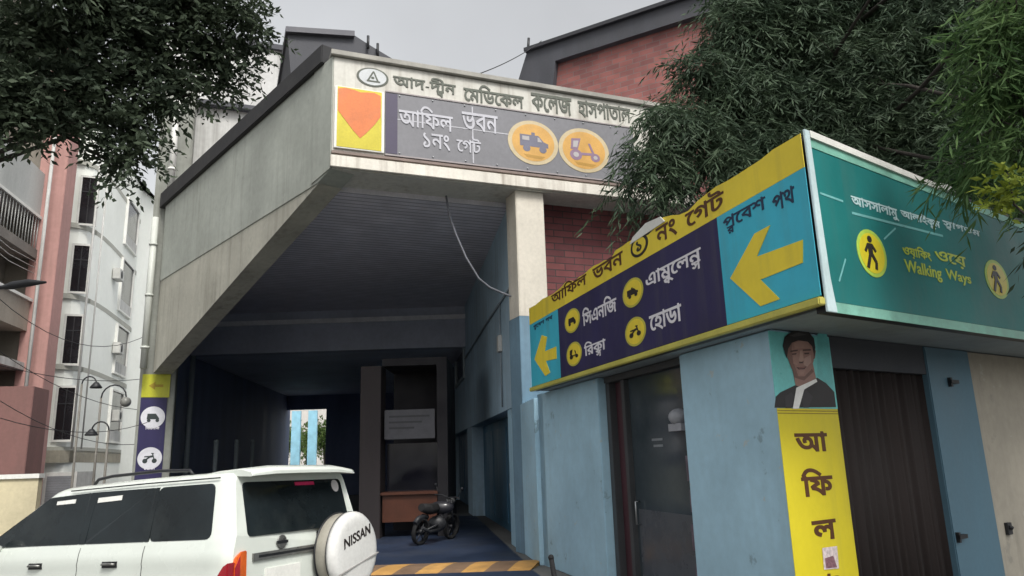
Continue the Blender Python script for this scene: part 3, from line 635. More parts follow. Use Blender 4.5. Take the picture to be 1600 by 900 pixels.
for k, (z, hh) in enumerate(((1.85, .3), (1.45, .26), (1.05, .3), (.6, .32))): b.rect(KL, a1 + .13, a1 + .13 + .26 - .03 * (k % 2), z - hh, z, -0.2035, -0.198 + .001 * k)
b.build('leaflet', mat('leaflets', (0.13, 0.10, 0.13), 0.6, 0.5, 9), gd)
b = B(); x = am - .16; b.tube([KL.P(x, .95, -0.2), KL.P(x, .95, -0.14), KL.P(x, 1.25, -0.14), KL.P(x, 1.25, -0.2)], 0.013, 6); b.build('handle', M_steel, gd)
# curtained doorway
cb = B(); n = 110; fr = []; bk = []
for i in range(n + 1):
    u = i / n; s = r1 + (r2 - r1) * u; o = -0.10 + 0.014 * math.sin(u * 83) + 0.012 * math.sin(u * 31 + 1) + 0.006 * math.sin(u * 140)
    fr.append((s, o))
v = [[cb.bm.verts.new(KR.P(s, z, o - dz)) for s, o in fr] for dz, z in ((0, 0.02), (0, 2.72), (0.02, 2.72), (0.02, 0.02))]
for r in range(4):
    for i in range(n):
        f = cb.bm.faces.new((v[r][i], v[r][i + 1], v[(r + 1) % 4][i + 1], v[(r + 1) % 4][i])); f.smooth = True
cb.build('curtain', mat('brown_curtain', (0.021, 0.015, 0.014), 0.8, 0.25, 2, True), booth)
b = B(); b.rect(KR, r1, r2, 2.70, ZR, -0.15, -0.02); b.build('door_head', mat('door_head_dark', (0.04, 0.045, 0.055), 0.7), booth)
for px, py in ((1487, 597), (1500, 838)):
    s, z = KR.sz(px, py); b = B(); b.rect(KR, s - .1, s + .08, z - .022, z + .022, 0.002, 0.05); b.rect(KR, s - .1, s - .06, z - .06, z + .05, 0.002, 0.04); b.build('hinge', M_dark, booth)
s, z = KR.sz(1577, 826); b = B(); b.rect(KR, s - .05, s + .06, z - .07, z + .07, -0.029, 0.01); b.tube([KR.P(s, z, 0.01), KR.P(s, z + .03, .03)], 0.03, 8); b.build('switch_box', M_dark, booth)

# navy direction board
nav = thing('direction_signboard', 'long navy and yellow direction board with teal arrow ends and four vehicle pictograms', 'sign', NV.P(3.8, 3.05, 0))
b = B(); b.rect(NV, 0.07, 7.78, 3.05, 4.57, -0.12, 0.0); b.build('board', M_dark, nav)
zy = 4.27
b = B(); n = 40
top = [(7.78 * i / n, 4.585 + (0.035 * math.sin(i * 1.1) + 0.03 * rnd.uniform(-1, 1)) * (1 if 8 < i < 32 else .3)) for i in range(n + 1)]
b.prism(NV, [(7.78, zy), (0.0, zy)] + top, 0.001, 0.006); b.build('yellow_band', M_yel, nav)
b = B(); b.rect(NV, 0.0, 1.40, 3.13, zy - .002, 0.001, 0.006); b.build('teal_panel', M_teal, nav)
b = B(); b.rect(NV, 1.402, 6.25, 3.13, zy - .002, 0.001, 0.006); b.build('navy_panel', M_navy, nav)
b = B(); b.rect(NV, 6.252, 7.78, 3.13, zy - .002, 0.001, 0.006); b.build('teal_panel', M_teal, nav)
b = B(); b.rect(NV, -0.02, 7.8, 3.045, 3.115, -0.02, 0.05); b.build('bottom_rail', mat('lime_rail', (0.50, 0.46, 0.10), 0.5, 0.15, 2), nav, 0.01)
A1 = [(165, 675), (265, 490), (330, 455), (275, 585), (465, 515), (465, 610), (290, 680), (370, 760), (290, 790)]
b = B(); b.prism(NV, [NV.sz(1080 + u / 2.646, 180 + v / 2.646) for u, v in A1], 0.0065, 0.011); b.build('arrow', M_yel, nav)
A2 = [(95, 745), (125, 645), (147, 652), (138, 712), (185, 692), (187, 742), (142, 752), (160, 800), (140, 814)]
b = B(); b.prism(NV, [NV.sz(800 + u / 2.647, 280 + v / 2.647) for u, v in A2], 0.0065, 0.011); b.build('arrow', M_yel, nav)
for txt, x0, y0, x1, y1, h0, h1 in (("আিফল", 862, 466, 917, 436, .09, .13), ("ভবন", 927, 430, 974, 402, .09, .09), ("নং", 1026, 369, 1058, 350, .12, .09), ("েগট", 1072, 345, 1132, 307, .1, .14)):
    words('yellow_band_lettering', NV, [(txt, x0, y0, x1, y1, h0, h1)], 0.0065, 0.004, 0.018, M_maroon, nav)
b = B(); disc_px(b, NV, 1000, 384, 14, 17, 0.0065, 0.011); dd = b.build('number_disc', M_ink, nav)
b = B(); a, z, ra, rz, sg = disc_px(b, NV, 1000, 384, 14, 17, 0.0112, 0.013, 0.76); b.build('disc', M_yel, dd)
b = B(); write(b, NV, "১", a + ra * .3, a - ra * .3, z - rz * .5, z + rz * .5, 0.0132, 0.003, 0.03); b.build('figure', M_ink, dd)
words('teal_lettering', NV, [("প^রেবশ", 1131, 352, 1198, 322, .10, .09), ("পথ", 1208, 318, 1243, 303, .08, .08), ("প^রেবশ পথ", 834, 512, 864, 497, .05, .05)], 0.0065, 0.004, 0.016, mat('navy_ink', (0.012, 0.03, 0.075), 0.5), nav)
for txt, x0, y0, x1, y1, h0, h1 in (("িসএনিজ", 911, 497, 964, 474, .12, .15), ("এ্যাম^বু^ুেলন^স", 1010, 441, 1097, 404, .12, .12), ("িরক্^সা", 914, 551, 947, 540, .12, .15), ("েহাডা", 1016, 508, 1066, 490, .1, .13)):
    txt = txt.replace("্^স", "^স").replace("এ্যা", "এা").replace("^বু^ু", "^বু").replace("েলন^স", "েলন^স")
    words('white_lettering', NV, [(txt, x0, y0, x1, y1, h0, h1)], 0.0065, 0.004, 0.018, M_letw, nav)
M_lemon = mat('lemon_disc', (0.50, 0.46, 0.07), 0.45, 0.1, 3)
for cx, cy, rx, ry, fig in ((895, 501, 12, 19, AUTO), (990, 457, 16.5, 23, AMB), (898, 553, 12, 19, RICK), (994, 518, 16.5, 23, BIKE)):
    b = B(); a, z, ra, rz, sg = disc_px(b, NV, cx, cy, rx, ry, 0.0065, 0.010); dd = b.build('pictogram', M_lemon, nav)
    b = B(); disc_px(b, NV, cx, cy, rx, ry, 0.0102, 0.012, 0.86); b.build('disc', M_yel, dd)
    b = B(); figure(b, NV, a, z, ra * .85, fig, 0.0122, 0.003, sg, rz * .75); b.build('figure', M_ink, dd)
# lifted scrap of vinyl on the top edge
b = B(); q0 = NV.sz(985, 372); q1 = NV.sz(1040, 336)
b.prism(NV, [(q0[0], 4.56), (q1[0], 4.57), (q1[0] + .1, 4.66), ((q0[0] + q1[0]) / 2, 4.70), (q0[0] - .1, 4.63)], 0.012, 0.02); b.build('peeling_edge', M_white, nav)

# green board
grn = thing('walkway_signboard', 'large green board with white lettering and round yellow walking figures, beside the navy board', 'sign', GR.P(2.5, 3.0, 0))
G1 = 10.0
M_green = mat('teal_green_vinyl', (0.008, 0.155, 0.15), 0.55, 0.16, 0.8, False, 0.25, (0.02, 0.12, 0.16), fine=0.02, drips=0.22, dripcol=(0.12, 0.12, 0.09), bump=0.08)
b = B(); b.prism(GR, [(0.09, 3.0), (G1, 3.0), (G1, 4.35), (0.09, 4.6)], -0.12, 0.0); b.build('board', M_dark, grn)
b = B(); b.prism(GR, [(0.1, 3.09), (G1, 3.09), (G1, 4.24), (0.1, 4.50)], 0.001, 0.006); b.build('green_panel', M_green, grn)
b = B(); b.prism(GR, [(0.02, 2.99), (0.16, 2.99), (0.12, 3.3), (0.10, 4.0), (0.09, 4.62), (0.02, 4.62)], 0.007, 0.03); b.build('frame_edge', mat('pale_cyan_frame', (0.50, 0.62, 0.64), 0.45, 0.1, 2), grn, 0.004)
b = B(); b.prism(GR, [(0.1, 4.56), (2.3, 4.49), (2.3, 4.55), (0.1, 4.625)], 0.001, 0.03); b.prism(GR, [(2.3, 4.49), (2.65, 4.51), (2.55, 4.57), (2.3, 4.55)], 0.002, 0.05); b.build('frame_edge', M_white, grn)
M_mint = mat('mint_vinyl', (0.20, 0.45, 0.36), 0.45, 0.22, 4)
b = B(); b.rect(GR, 0.16, G1, 2.995, 3.085, 0.001, 0.012); b.build('mint_strip', M_mint, grn)
b = B(); b.prism(GR, [(0.1, 4.475), (G1, 4.22), (G1, 4.30), (0.1, 4.555)], 0.0065, 0.012); b.build('mint_strip', M_mint, grn)
b = B(); za = GR.sz(1400, 350)[1]
for (x0, y0, x1, y1), th in (((1330, 333, 1472, 369), .012), ((1280, 302, 1316, 315), .01), ((1398, 357, 1380, 374), .008), ((1320, 405, 1310, 440), .008)):
    p, q = GR.sz(x0, y0), GR.sz(x1, y1); d = Vector((q[0] - p[0], q[1] - p[1])).normalized(); nn = (-d.y * th, d.x * th)
    b.prism(GR, [(p[0] - nn[0], p[1] - nn[1]), (q[0] - nn[0], q[1] - nn[1]), (q[0] + nn[0], q[1] + nn[1]), (p[0] + nn[0], p[1] + nn[1])], 0.0065, 0.009)
b.build('ruled_line', mat('faded_cyan', (0.16, 0.42, 0.42), 0.5), grn)
words('white_lettering', GR, [("আসসালামু", 1329, 315, 1402, 335, .07, .06), ("আলাইকুম", 1406, 334, 1467, 350, .07, .06), ("স^বাগতম", 1472, 351, 1530, 367, .05, .05)], 0.0065, 0.004, 0.02, mat('pale_cyan_lettering', (0.48, 0.64, 0.66), 0.45), grn)
words('yellow_lettering', GR, [("ওয়ািকং", 1409, 391, 1453, 400, .07, .07), ("ওেয়", 1460, 402, 1508, 411, .07, .07), ("Walking", 1413, 420, 1470, 431, .07, .09), ("Ways", 1477, 432, 1516, 440, .06, .08)], 0.0065, 0.004, 0.02, mat('lime_lettering', (0.42, 0.50, 0.06), 0.45), grn)
for cx, cy, rx, ry in ((1360.5, 396.5, 22, 36), (1556, 437, 17, 29)):
    b = B(); a, z, ra, rz, sg = disc_px(b, GR, cx, cy, rx, ry, 0.0065, 0.011); dd = b.build('pictogram', mat('lime_disc', (0.40, 0.58, 0.08), 0.45), grn)
    b = B(); disc_px(b, GR, cx, cy, rx, ry, 0.0112, 0.013, 0.84); b.build('disc', M_yel2, dd)
    b = B(); figure(b, GR, a - ra * .1, z, ra * 1.1, WALKER, 0.0132, 0.003, sg, rz * 1.05); b.build('figure', M_ink, dd)

# portrait poster and yellow banner on the corner pier
pa0, pa1 = KR.sz(1208, 600)[0], KR.sz(1303, 600)[0]
pz0, pz1 = KR.sz(1256, 638)[1], ZR - .02
por = thing('portrait_poster', 'poster of a dark haired man in black suit on teal above the yellow banner', 'poster', KR.P((pa0 + pa1) / 2, pz0, 0.01))
b = B(); b.rect(KR, pa0 + .005, pa1, pz0, pz1, 0.002, 0.008); b.build('backdrop', mat('turquoise_print', (0.16, 0.56, 0.55), 0.35, 0.08, 2), por)
def kp(u, v): return KR.sz(1180 + u / 2.143, 480 + v / 2.143)
def kpoly(b, pts, o, t=0.0015): b.prism(KR, [kp(*p) for p in pts], o, o + t)
b = B(); kpoly(b, [(62, 337), (66, 300), (82, 285), (130, 262), (160, 262), (205, 236), (235, 255), (262, 284), (268, 335)], 0.0082); b.build('suit', mat('black_print', (0.012, 0.010, 0.012), 0.4), por)
b = B(); kpoly(b, [(118, 190), (190, 190), (200, 238), (150, 268), (132, 262)], 0.0100)
kpoly(b, [(100, 130), (112, 104), (150, 92), (182, 104), (193, 135), (192, 180), (182, 212), (160, 232), (140, 230), (118, 205), (105, 170)], 0.0118); fc = b.build('face', mat('skin_print', (0.30, 0.17, 0.14), 0.4, 0.12, 6), por)
b = B(); kpoly(b, [(97, 158), (88, 130), (95, 100), (115, 84), (145, 78), (175, 84), (192, 104), (197, 135), (194, 165), (187, 132), (172, 116), (140, 112), (118, 120), (106, 140), (102, 172)], 0.0136); b.build('hair', mat('hair_print', (0.012, 0.010, 0.010), 0.4), por)
M_feat = mat('feature_print', (0.055, 0.025, 0.022), 0.4)
for nm, pts in (('eyebrow', [(114, 146), (138, 143), (138, 147), (114, 151)]), ('eyebrow', [(156, 142), (182, 141), (182, 146), (156, 147)]), ('eye', [(119, 156), (134, 154.5), (133, 159), (120, 160)]), ('eye', [(160, 153.5), (177, 152.5), (176, 157.5), (161, 158.5)]), ('nose', [(142, 184), (158, 183), (154, 188), (145, 188)]), ('mouth', [(134, 202), (168, 199), (160, 208), (142, 209)])):
    b = B(); kpoly(b, pts, 0.0136); b.build(nm, M_feat, fc)
def tone(nm, pts, colr, o, par=None):
    b = B(); kpoly(b, pts, o, .0005); return b.build(nm, mat(nm + '_print', colr, .4, .15, 7), par or fc)
tone('face_shade', [(104, 132), (112, 108), (122, 104), (118, 140), (122, 180), (134, 212), (140, 230), (118, 205), (105, 170)], (.19, .105, .085), .01335)
tone('cheek', [(122, 168), (140, 152), (146, 178), (138, 196), (124, 190)], (.34, .20, .165), .01340)
tone('cheek', [(160, 172), (182, 160), (184, 184), (170, 200), (158, 192)], (.42, .27, .23), .01340)
tone('forehead', [(126, 122), (150, 112), (176, 118), (180, 138), (150, 138), (128, 140)], (.37, .225, .185), .01345)
tone('nose_ridge', [(146, 146), (154, 146), (159, 178), (150, 184), (143, 180)], (.42, .27, .22), .01350)
tone('chin', [(138, 212), (164, 210), (158, 226), (144, 226)], (.34, .20, .165), .01345)
tone('neck_shade', [(120, 208), (140, 232), (162, 232), (186, 206), (192, 216), (160, 246), (128, 236)], (.16, .085, .07), .0122)
tone('lip', [(138, 203), (152, 201), (165, 200), (158, 205), (144, 206)], (.24, .09, .08), .0152)
tone('hair_shine', [(112, 96), (140, 86), (168, 92), (150, 96), (126, 100)], (.05, .045, .045), .0152, por)
tone('ear', [(193, 142), (199, 146), (196, 172), (190, 176)], (.24, .12, .095), .0130)
tone('lapel', [(150, 290), (168, 278), (190, 300), (176, 337), (158, 337)], (.028, .026, .03), .0100, por)
tone('lapel', [(118, 285), (128, 300), (118, 338), (98, 338), (96, 300)], (.028, .026, .03), .0100, por)
tone('backdrop_shade', [(206, 90), (236, 78), (262, 284), (240, 258), (206, 232)], (.13, .50, .50), .0083, por)
b = B(); kpoly(b, [(134, 270), (200, 240), (204, 250), (160, 276), (142, 340), (122, 340)], 0.0122); b.build('collar', mat('white_print', (0.8, 0.8, 0.78), 0.4), por)
ban = thing('name_banner', 'vertical yellow banner with large black letters on the booth corner', 'banner', KR.P((pa0 + pa1) / 2, 0.4, 0.01))
b = B(); b.rect(KR, pa0 + .01, pa1 - .005, 0.4, pz0 - .003, 0.002, 0.007); b.build('sheet', M_yel2, ban)
b = B(); b.rect(KR, pa0 + .01, pa1 - .005, pz0 - .055, pz0 - .045, 0.0072, 0.009); b.rect(KR, pa0 + .01, pa1 - .005, pz0 - .03, pz0 - .02, 0.0072, 0.009); b.build('border_line', mat('olive_ink', (0.30, 0.22, 0.02), 0.5), ban)
for txt, x0, x1, y0, y1 in (("আ", 1241, 1292, 674, 706), ("িফ", 1251, 1300, 731, 775), ("ল", 1268, 1306, 812, 844), ("উ", 1290, 1318, 894, 930)):
    b = B(); ym = (y0 + y1) / 2; xm = (x0 + x1) / 2; write(b, KR, txt, KR.sz(x0, ym)[0], KR.sz(x1, ym)[0], KR.sz(xm, y1)[1], KR.sz(xm, y0)[1], 0.0072, 0.003, 0.03); b.build('lettering', M_maroon, ban)
b = B(); q = [KR.sz(*p) for p in ((1283, 856), (1306, 853), (1309, 888), (1286, 890))]; b.prism(KR, q, 0.0105, 0.013); st = b.build('sticker', mat('white_sticker', (0.6, 0.52, 0.52), 0.4, 0.3, 30), ban)
b = B(); q = [KR.sz(*p) for p in ((1287, 872), (1300, 868), (1306, 886), (1289, 888))]; b.prism(KR, q, 0.0132, 0.014); b.build('smudge', mat('sticker_ink', (0.2, 0.1, 0.12), 0.5, 0.5, 40), st)

# ------------------------------------------------------------------ white sport utility vehicle
CH, CPI, CRO, SW_, SZ_ = R_(156), 0.042, 0.017, 1.06, 1.035
CORG = np.array([-2.14, 7.71, 0.0])
def car(x, y, z):
    y *= SW_; z *= SZ_; cr, sr = math.cos(CRO), math.sin(CRO); y, z = y * cr - z * sr, y * sr + z * cr
    c, s = math.cos(CPI), math.sin(CPI); x, z = x * c + z * s, -x * s + z * c
    c, s = math.cos(CH), math.sin(CH); return Vector((CORG[0] + x * c - y * s, CORG[1] + x * s + y * c, CORG[2] + z))
suv = thing('parked_car', 'white sport utility vehicle with round spare wheel cover parked at the driveway mouth', 'car', car(2.0, 0, 0))
M_paint = mat('white_car_paint', (0.62, 0.66, 0.61), 0.25, 0.04, 1.5, False, 0.12, (0.45, 0.44, 0.4), coat=0.6, fine=0.015)
M_trim = mat('black_trim', (0.014, 0.015, 0.017), 0.4, 0.15, 4)
M_tint = mat('tinted_glass', (0.010, 0.014, 0.016), 0.07, 0.5, 1.3, False, 0.8, (0.035, 0.042, 0.042), spec=0.22)
M_chrome = mat('brushed_trim', (0.22, 0.22, 0.21), 0.35, 0.3, 8, metal=0.7)
M_red = mat('red_lens', (0.28, 0.012, 0.02), 0.18, 0.25, 9, coat=0.6); M_orange = mat('orange_lens', (0.55, 0.10, 0.012), 0.18, 0.25, 9, coat=0.6)
ROOFZ, BELT = 1.80, 1.19
LEN = 4.55
def topz(x):
    if x < 0.14: return ROOFZ
    if x <= 2.55: return ROOFZ - 0.018 * max(0, x - 1.2) ** 1.5
    if x <= 3.6: return ROOFZ - 0.028 + (BELT + 0.02 - ROOFZ + 0.028) * ((x - 2.55) / 1.05) ** 1.1
    return BELT - 0.02 - 0.05 * (x - 3.6) / 1.3
def wdt(x):
    e = 1.0
    if x < 0.10: e = 0.93 + 0.07 * math.sin(math.pi / 2 * x / 0.10)
    if x > 4.0: e = 1 - 0.10 * ((x - 4.0) / 0.85) ** 2
    return e
def section(x):
    w = wdt(x); tz = topz(x); k = max(0.0, (tz - BELT) / (ROOFZ - BELT)); fr = 0.02 + 0.02 * w
    pts = [(0, .42), (.84, .42), (.915, .50), (.945, .66), (.95, .90), (.945, 1.0), (.950, 1.03), (.938, 1.12), (.918, BELT)]
    pts = [(y * w, z) for y, z in pts]
    up = [(.915, .03), (.905, .07), (.82, .80), (.80, .88), (.755, .945), (.68, .98), (.40, 1.0), (0, 1.005)]
    for y, q in up: pts.append(((y if k > 0.15 else .915 - (.915 - y) * (k / .15) if q < .9 else y) * w, BELT + (tz - BELT) * q + (0.0 if k > .02 else .004 * q)))
    return pts
def rearx(z): return 0.15 * max(0, (z - BELT) / (ROOFZ - BELT)) ** 1.3
XS = [0, .02, .05, .10, .25, .6, 1.0, 1.5, 2.0, 2.3, 2.5, 2.6, 2.8, 3.05, 3.3, 3.5, 3.6, 3.7, 3.9, 4.2, 4.5, 4.75, 4.85]
b = B(); rings = []
for x in XS:
    s = section(x); half = [(y, z) for y, z in s]; full = half + [(-y, z) for y, z in half[::-1][1:-1]]
    rings.append([b.bm.verts.new(car(x + (rearx(z) * max(0, 1 - x / 0.5)), y, z)) for y, z in full])
for p, q in zip(rings, rings[1:]):
    n = len(p)
    for k in range(n):
        f = b.bm.faces.new((p[k], q[k], q[(k + 1) % n], p[(k + 1) % n])); f.smooth = True
b.bm.faces.new(rings[0]); b.bm.faces.new(rings[-1][::-1])
body = b.build('body', M_paint, suv)
em = body.data
def sidey(z):  # half width of the upper body at height z
    q = (z - BELT) / (ROOFZ - BELT); return np.interp(q, [0, .03, .07, .80, .88], [.918, .915, .905, .82, .80])
def side_panel(name, pts, m, off=0.006, sgn=1, parent=suv, th=0.012, fy=None):
    b = B(); fy = fy or sidey
    out = [car(x, sgn * (fy(z) + off), z) for x, z in pts]; inn = [car(x, sgn * (fy(z) + off - th), z) for x, z in pts]
    b.solid(out, inn); return b.build(name, m, parent)
def rounded(pts, r, n=4):
    out = []; N = len(pts)
    for i in range(N):
        a, c, d = Vector(pts[i - 1]), Vector(pts[i]), Vector(pts[(i + 1) % N]); u = (a - c); v = (d - c); rr = min(r, u.length * .4, v.length * .4)
        p, q = c + u.normalized() * rr, c + v.normalized() * rr
        for k in range(n + 1): t = k / n; out.append(tuple(p * (1 - t) ** 2 + c * 2 * t * (1 - t) + q * t * t))
    return out
zb, ztp = 1.215, 1.69
for sg in (1, -1):
    side_panel('window', rounded([(.24, zb), (.30, ztp), (1.02, ztp), (1.02, zb)], .07), M_tint, 0.006, sg)
    side_panel('window_pillar', [(1.02, zb), (1.02, ztp), (1.07, ztp), (1.07, zb)], M_tint, 0.007, sg)
    side_panel('window', rounded([(1.07, zb), (1.07, ztp), (1.90, ztp), (1.90, zb)], .02), M_tint, 0.006, sg)
    side_panel('window_pillar', [(1.90, zb), (1.90, ztp), (1.98, ztp), (1.98, zb)], M_tint, 0.007, sg)
    side_panel('window', rounded([(1.98, zb), (1.98, ztp), (2.60, ztp - .02), (3.30, zb + .08), (3.34, zb)], .03), M_tint, 0.006, sg)
    for hx in (1.48, 2.56):
        b = B(); f = .952; b.solid([car(hx - .10, sg * (f + .003), 1.0), car(hx + .10, sg * (f + .003), 1.0), car(hx + .10, sg * (f + .003), 1.055), car(hx - .10, sg * (f + .003), 1.055)],
                               [car(hx - .10, sg * (f - .03), 1.0), car(hx + .10, sg * (f - .03), 1.0), car(hx + .10, sg * (f - .03), 1.055), car(hx - .10, sg * (f - .03), 1.055)])
        h = b.build('door_handle', M_trim, suv)
        b = B(); b.tube([car(hx - .09, sg * (f + .012), 1.03), car(hx - .04, sg * (f + .03), 1.035), car(hx + .05, sg * (f + .03), 1.035), car(hx + .09, sg * (f + .012), 1.03)], 0.013, 6); b.build('grip', M_chrome, h)
    for dx in (1.05, 1.94, 3.2):
        b = B(); fq = lambda z: np.interp(z, [.5, .66, .9, 1.0, 1.03, 1.12, BELT], [.915, .945, .95, .945, .95, .938, .918])
        zs = [.52, .7, .9, 1.0, 1.03, 1.12, 1.18]; A = [car(dx, sg * (fq(z) + .002), z) for z in zs]; Bp = [car(dx + .008, sg * (fq(z) + .002), z) for z in zs]
        vv = [b.bm.verts.new(p) for p in A]; ww = [b.bm.verts.new(p) for p in Bp]
        for i in range(len(zs) - 1): b.bm.faces.new((vv[i], vv[i + 1], ww[i + 1], ww[i]))
        b.build('door_gap', M_trim, suv)
    b = B(); b.tube([car(.25, sg * .822, 1.735), car(1.2, sg * .823, 1.735), car(2.3, sg * .823, 1.722)], .007, 5); b.build('rain_gutter', M_trim, suv)
    # door mirror
    b = B(); b.ball(car(3.2, sg * 1.06, 1.24), 0.11, (.7, 1, .9)); b.tube([car(3.2, sg * .90, 1.2), car(3.2, sg * 1.02, 1.22)], 0.03, 8); b.build('door_mirror', M_paint, suv)
    # roof rail
    b = B(); b.tube([car(.75, sg * .68, 1.785), car(.80, sg * .68, 1.83), car(1.2, sg * .68, 1.85), car(1.9, sg * .68, 1.84), car(2.1, sg * .68, 1.82), car(2.16, sg * .68, 1.77)], 0.016, 8); b.build('roof_rail', M_trim, suv)
# pale strips along the top of the side glass
side_panel('glass_strip', [(1.52, 1.60), (1.52, 1.645), (1.86, 1.635), (1.86, 1.59)], M_white, 0.010)
side_panel('glass_strip', [(2.20, 1.60), (2.20, 1.64), (2.48, 1.63), (2.48, 1.595)], M_white, 0.010)
# windscreen
b = B(); q = [(2.29, .70), (3.14, .82)]
def ws(x, y): return car(x, y, topz(x) * 1.0 + 0.012)
cols = [np.linspace(-1, 1, 9)]; g = []
for i in range(7):
    x = 2.62 + .90 * i / 6; hw = .66 + .15 * i / 6; g.append([b.bm.verts.new(ws(x + .0, hw * c)) for c in np.linspace(-1, 1, 9)])
for r0, r1_ in zip(g, g[1:]):
    for k in range(8): f = b.bm.faces.new((r0[k], r0[k + 1], r1_[k + 1], r1_[k])); f.smooth = True
b.build('windscreen', M_tint, suv)
# rear: glass, lamp bar, spoiler, lamps, garnish
def rp(y, z, o=0.0): return car(rearx(z) - o, y, z)
def rear_panel(name, pts, m, o0=0.004, o1=-0.01, parent=suv):
    b = B(); b.solid([rp(y, z, o0) for y, z in pts], [rp(y, z, o1) for y, z in pts]); return b.build(name, m, parent)
rw = rear_panel('rear_window', rounded([(.72, 1.21), (.695, 1.685), (-.685, 1.685), (-.72, 1.21)], .05), M_tint, 0.006)
rear_panel('brake_light', [(.02, 1.635), (.02, 1.668), (-.26, 1.668), (-.26, 1.635)], mat('brake_lens', (0.45, 0.02, 0.09), 0.25), 0.012, 0.004, rw)
rear_panel('sticker', [(-.585 + .055 * math.cos(k * .4488), 1.615 + .062 * math.sin(k * .4488)) for k in range(14)], mat('grey_sticker', (.45, .43, .43), .5), 0.010, 0.004, rw)
b = B(); yy = [.74, .70, .45, 0, -.45, -.70, -.74]; prof_ = [(.62, 1.79, 1.80), (.35, 1.785, 1.825), (.05, 1.755, 1.83), (-.07, 1.748, 1.80), (-.085, 1.75, 1.775)]
vt = [[b.bm.verts.new(car(x + .03 * (abs(y) / .74) ** 4, y, zt_ - .035 * (abs(y) / .74) ** 6)) for y in yy] for x, zl_, zt_ in prof_]; vb = [[b.bm.verts.new(car(x + .03 * (abs(y) / .74) ** 4, y, zl_ - .02 * (abs(y) / .74) ** 4)) for y in yy] for x, zl_, zt_ in prof_]
for g_, fl_ in ((vt, 0), (vb, 1)):
    for r0, r1_ in zip(g_, g_[1:]):
        for k in range(6): f = b.bm.faces.new((r0[k], r0[k + 1], r1_[k + 1], r1_[k])); f.smooth = True
for e_ in (0, -1):
    for k in range(6): b.bm.faces.new((vt[e_][k], vt[e_][k + 1], vb[e_][k + 1], vb[e_][k]))
    for k in range(4): b.bm.faces.new((vt[k][e_], vt[k + 1][e_], vb[k + 1][e_], vb[k][e_]))
b.build('rear_spoiler', M_paint, suv)
for sg in (1, -1):
    b = B(); pts = [(.745, .62), (.745, 1.10), (.80, 1.095), (.87, 1.05), (.895, .98), (.895, .62)]
    b.solid([car(-.028, sg * y, z) for y, z in pts], [car(.05, sg * y, z) for y, z in pts]); tl = b.build('tail_lamp', M_orange, suv, 0.008)
    b = B(); pts = [(-.02, .62), (-.02, 1.02), (.04, .99), (.15, .86), (.20, .70), (.20, .62)]
    b.solid([car(x, sg * .962, z) for x, z in pts], [car(x, sg * .87, z) for x, z in pts]); b.build('side_lens', M_red, tl, 0.008)
    b = B(); b.solid([car(-.034, sg * y, z) for y, z in ((.83, .63), (.83, 1.06), (.885, .97), (.885, .63))], [car(-.027, sg * y, z) for y, z in ((.83, .63), (.83, 1.06), (.885, .97), (.885, .63))]); b.build('outer_lens', M_red, tl)
gn = rear_panel('garnish', [(.66, 1.0), (.66, 1.065), (-.30, 1.065), (-.30, 1.0)], M_chrome, 0.02, -0.01)
rear_panel('garnish_groove', [(.60, 1.022), (.60, 1.044), (-.22, 1.044), (-.22, 1.022)], M_trim, 0.022, 0.018, gn)
b = B(); 
for k in range(24):
    pass
b.lathe([(.062, 0), (.066, .006), (.062, .012)], car(-.004, .30, 1.13), car(-1, 0, 0) - car(0, 0, 0), 20); eb = b.build('emblem', M_chrome, suv)
b = B(); b.solid([car(-.019, .30 + y, 1.13 + z) for y, z in ((.075, -.013), (.075, .013), (-.075, .013), (-.075, -.013))], [car(-.012, .30 + y, 1.13 + z) for y, z in ((.075, -.013), (.075, .013), (-.075, .013), (-.075, -.013))]); b.build('emblem_bar', M_trim, eb)
b = B(); b.solid([car(-.003, y, z) for y, z in ((-.205, .55), (-.205, 1.19), (-.213, 1.19), (-.213, .55))], [car(.01, y, z) for y, z in ((-.205, .55), (-.205, 1.19), (-.213, 1.19), (-.213, .55))]); b.build('door_gap', M_trim, suv)
b = B(); b.tube([car(-.14, y, .52) for y in (-.93, -.5, 0, .5, .93)], 0.09, 10); b.build('bumper', M_trim, suv)
rear_panel('number_plate', [(.5, .78), (.5, .92), (.05, .92), (.05, .78)], M_white, 0.014)
# spare wheel in its hard cover
SCY, SCZ, SR = -.47, .96, .385
axr = car(-1, 0, 0) - car(0, 0, 0)
b = B(); b.lathe([(.20, -.06), (SR - .02, .02), (SR, .05), (SR, .24)], car(0, SCY, SCZ), axr, 44); sp_ = b.build('spare_wheel', mat('cover_side', (0.30, 0.285, 0.24), 0.5, 0.2, 3), suv)
b = B(); b.lathe([(SR + .012, .20), (SR + .014, .225), (SR + .012, .25), (SR - .02, .285), (SR - .06, .30), (SR - .10, .302), (.10, .315), (0.0, .317)], car(0, SCY, SCZ), axr, 44); b.build('wheel_cover', mat('white_cover', (0.62, 0.62, 0.60), 0.35, 0.06, 2, False, 0.2, (.45, .42, .38), coat=.3), sp_)
b = B(); b.lathe([(SR + .004, .04), (SR + .016, .05), (SR + .004, .06)], car(0, SCY, SCZ), axr, 44).lathe([(SR + .004, .19), (SR + .018, .196), (SR + .004, .202)], car(0, SCY, SCZ), axr, 44); b.build('cover_band', M_trim, sp_)
b = B(); sh = word_shapes("NISSAN", 0.02); nx0, nx1, ny0, ny1 = extent(sh)
def nfn(x, y, o):
    u = (x - nx0) / (nx1 - nx0); v = (y - ny0) / (ny1 - ny0); yy = .225 - .43 * u; zz = .035 + .10 * v + .12 * u
    return car(-.3165 - o + 0.012 * (math.hypot(yy, zz) / .3), SCY + yy, SCZ + zz)
add_shapes(b, sh, nfn, .004); b.build('cover_lettering', M_ink, sp_)
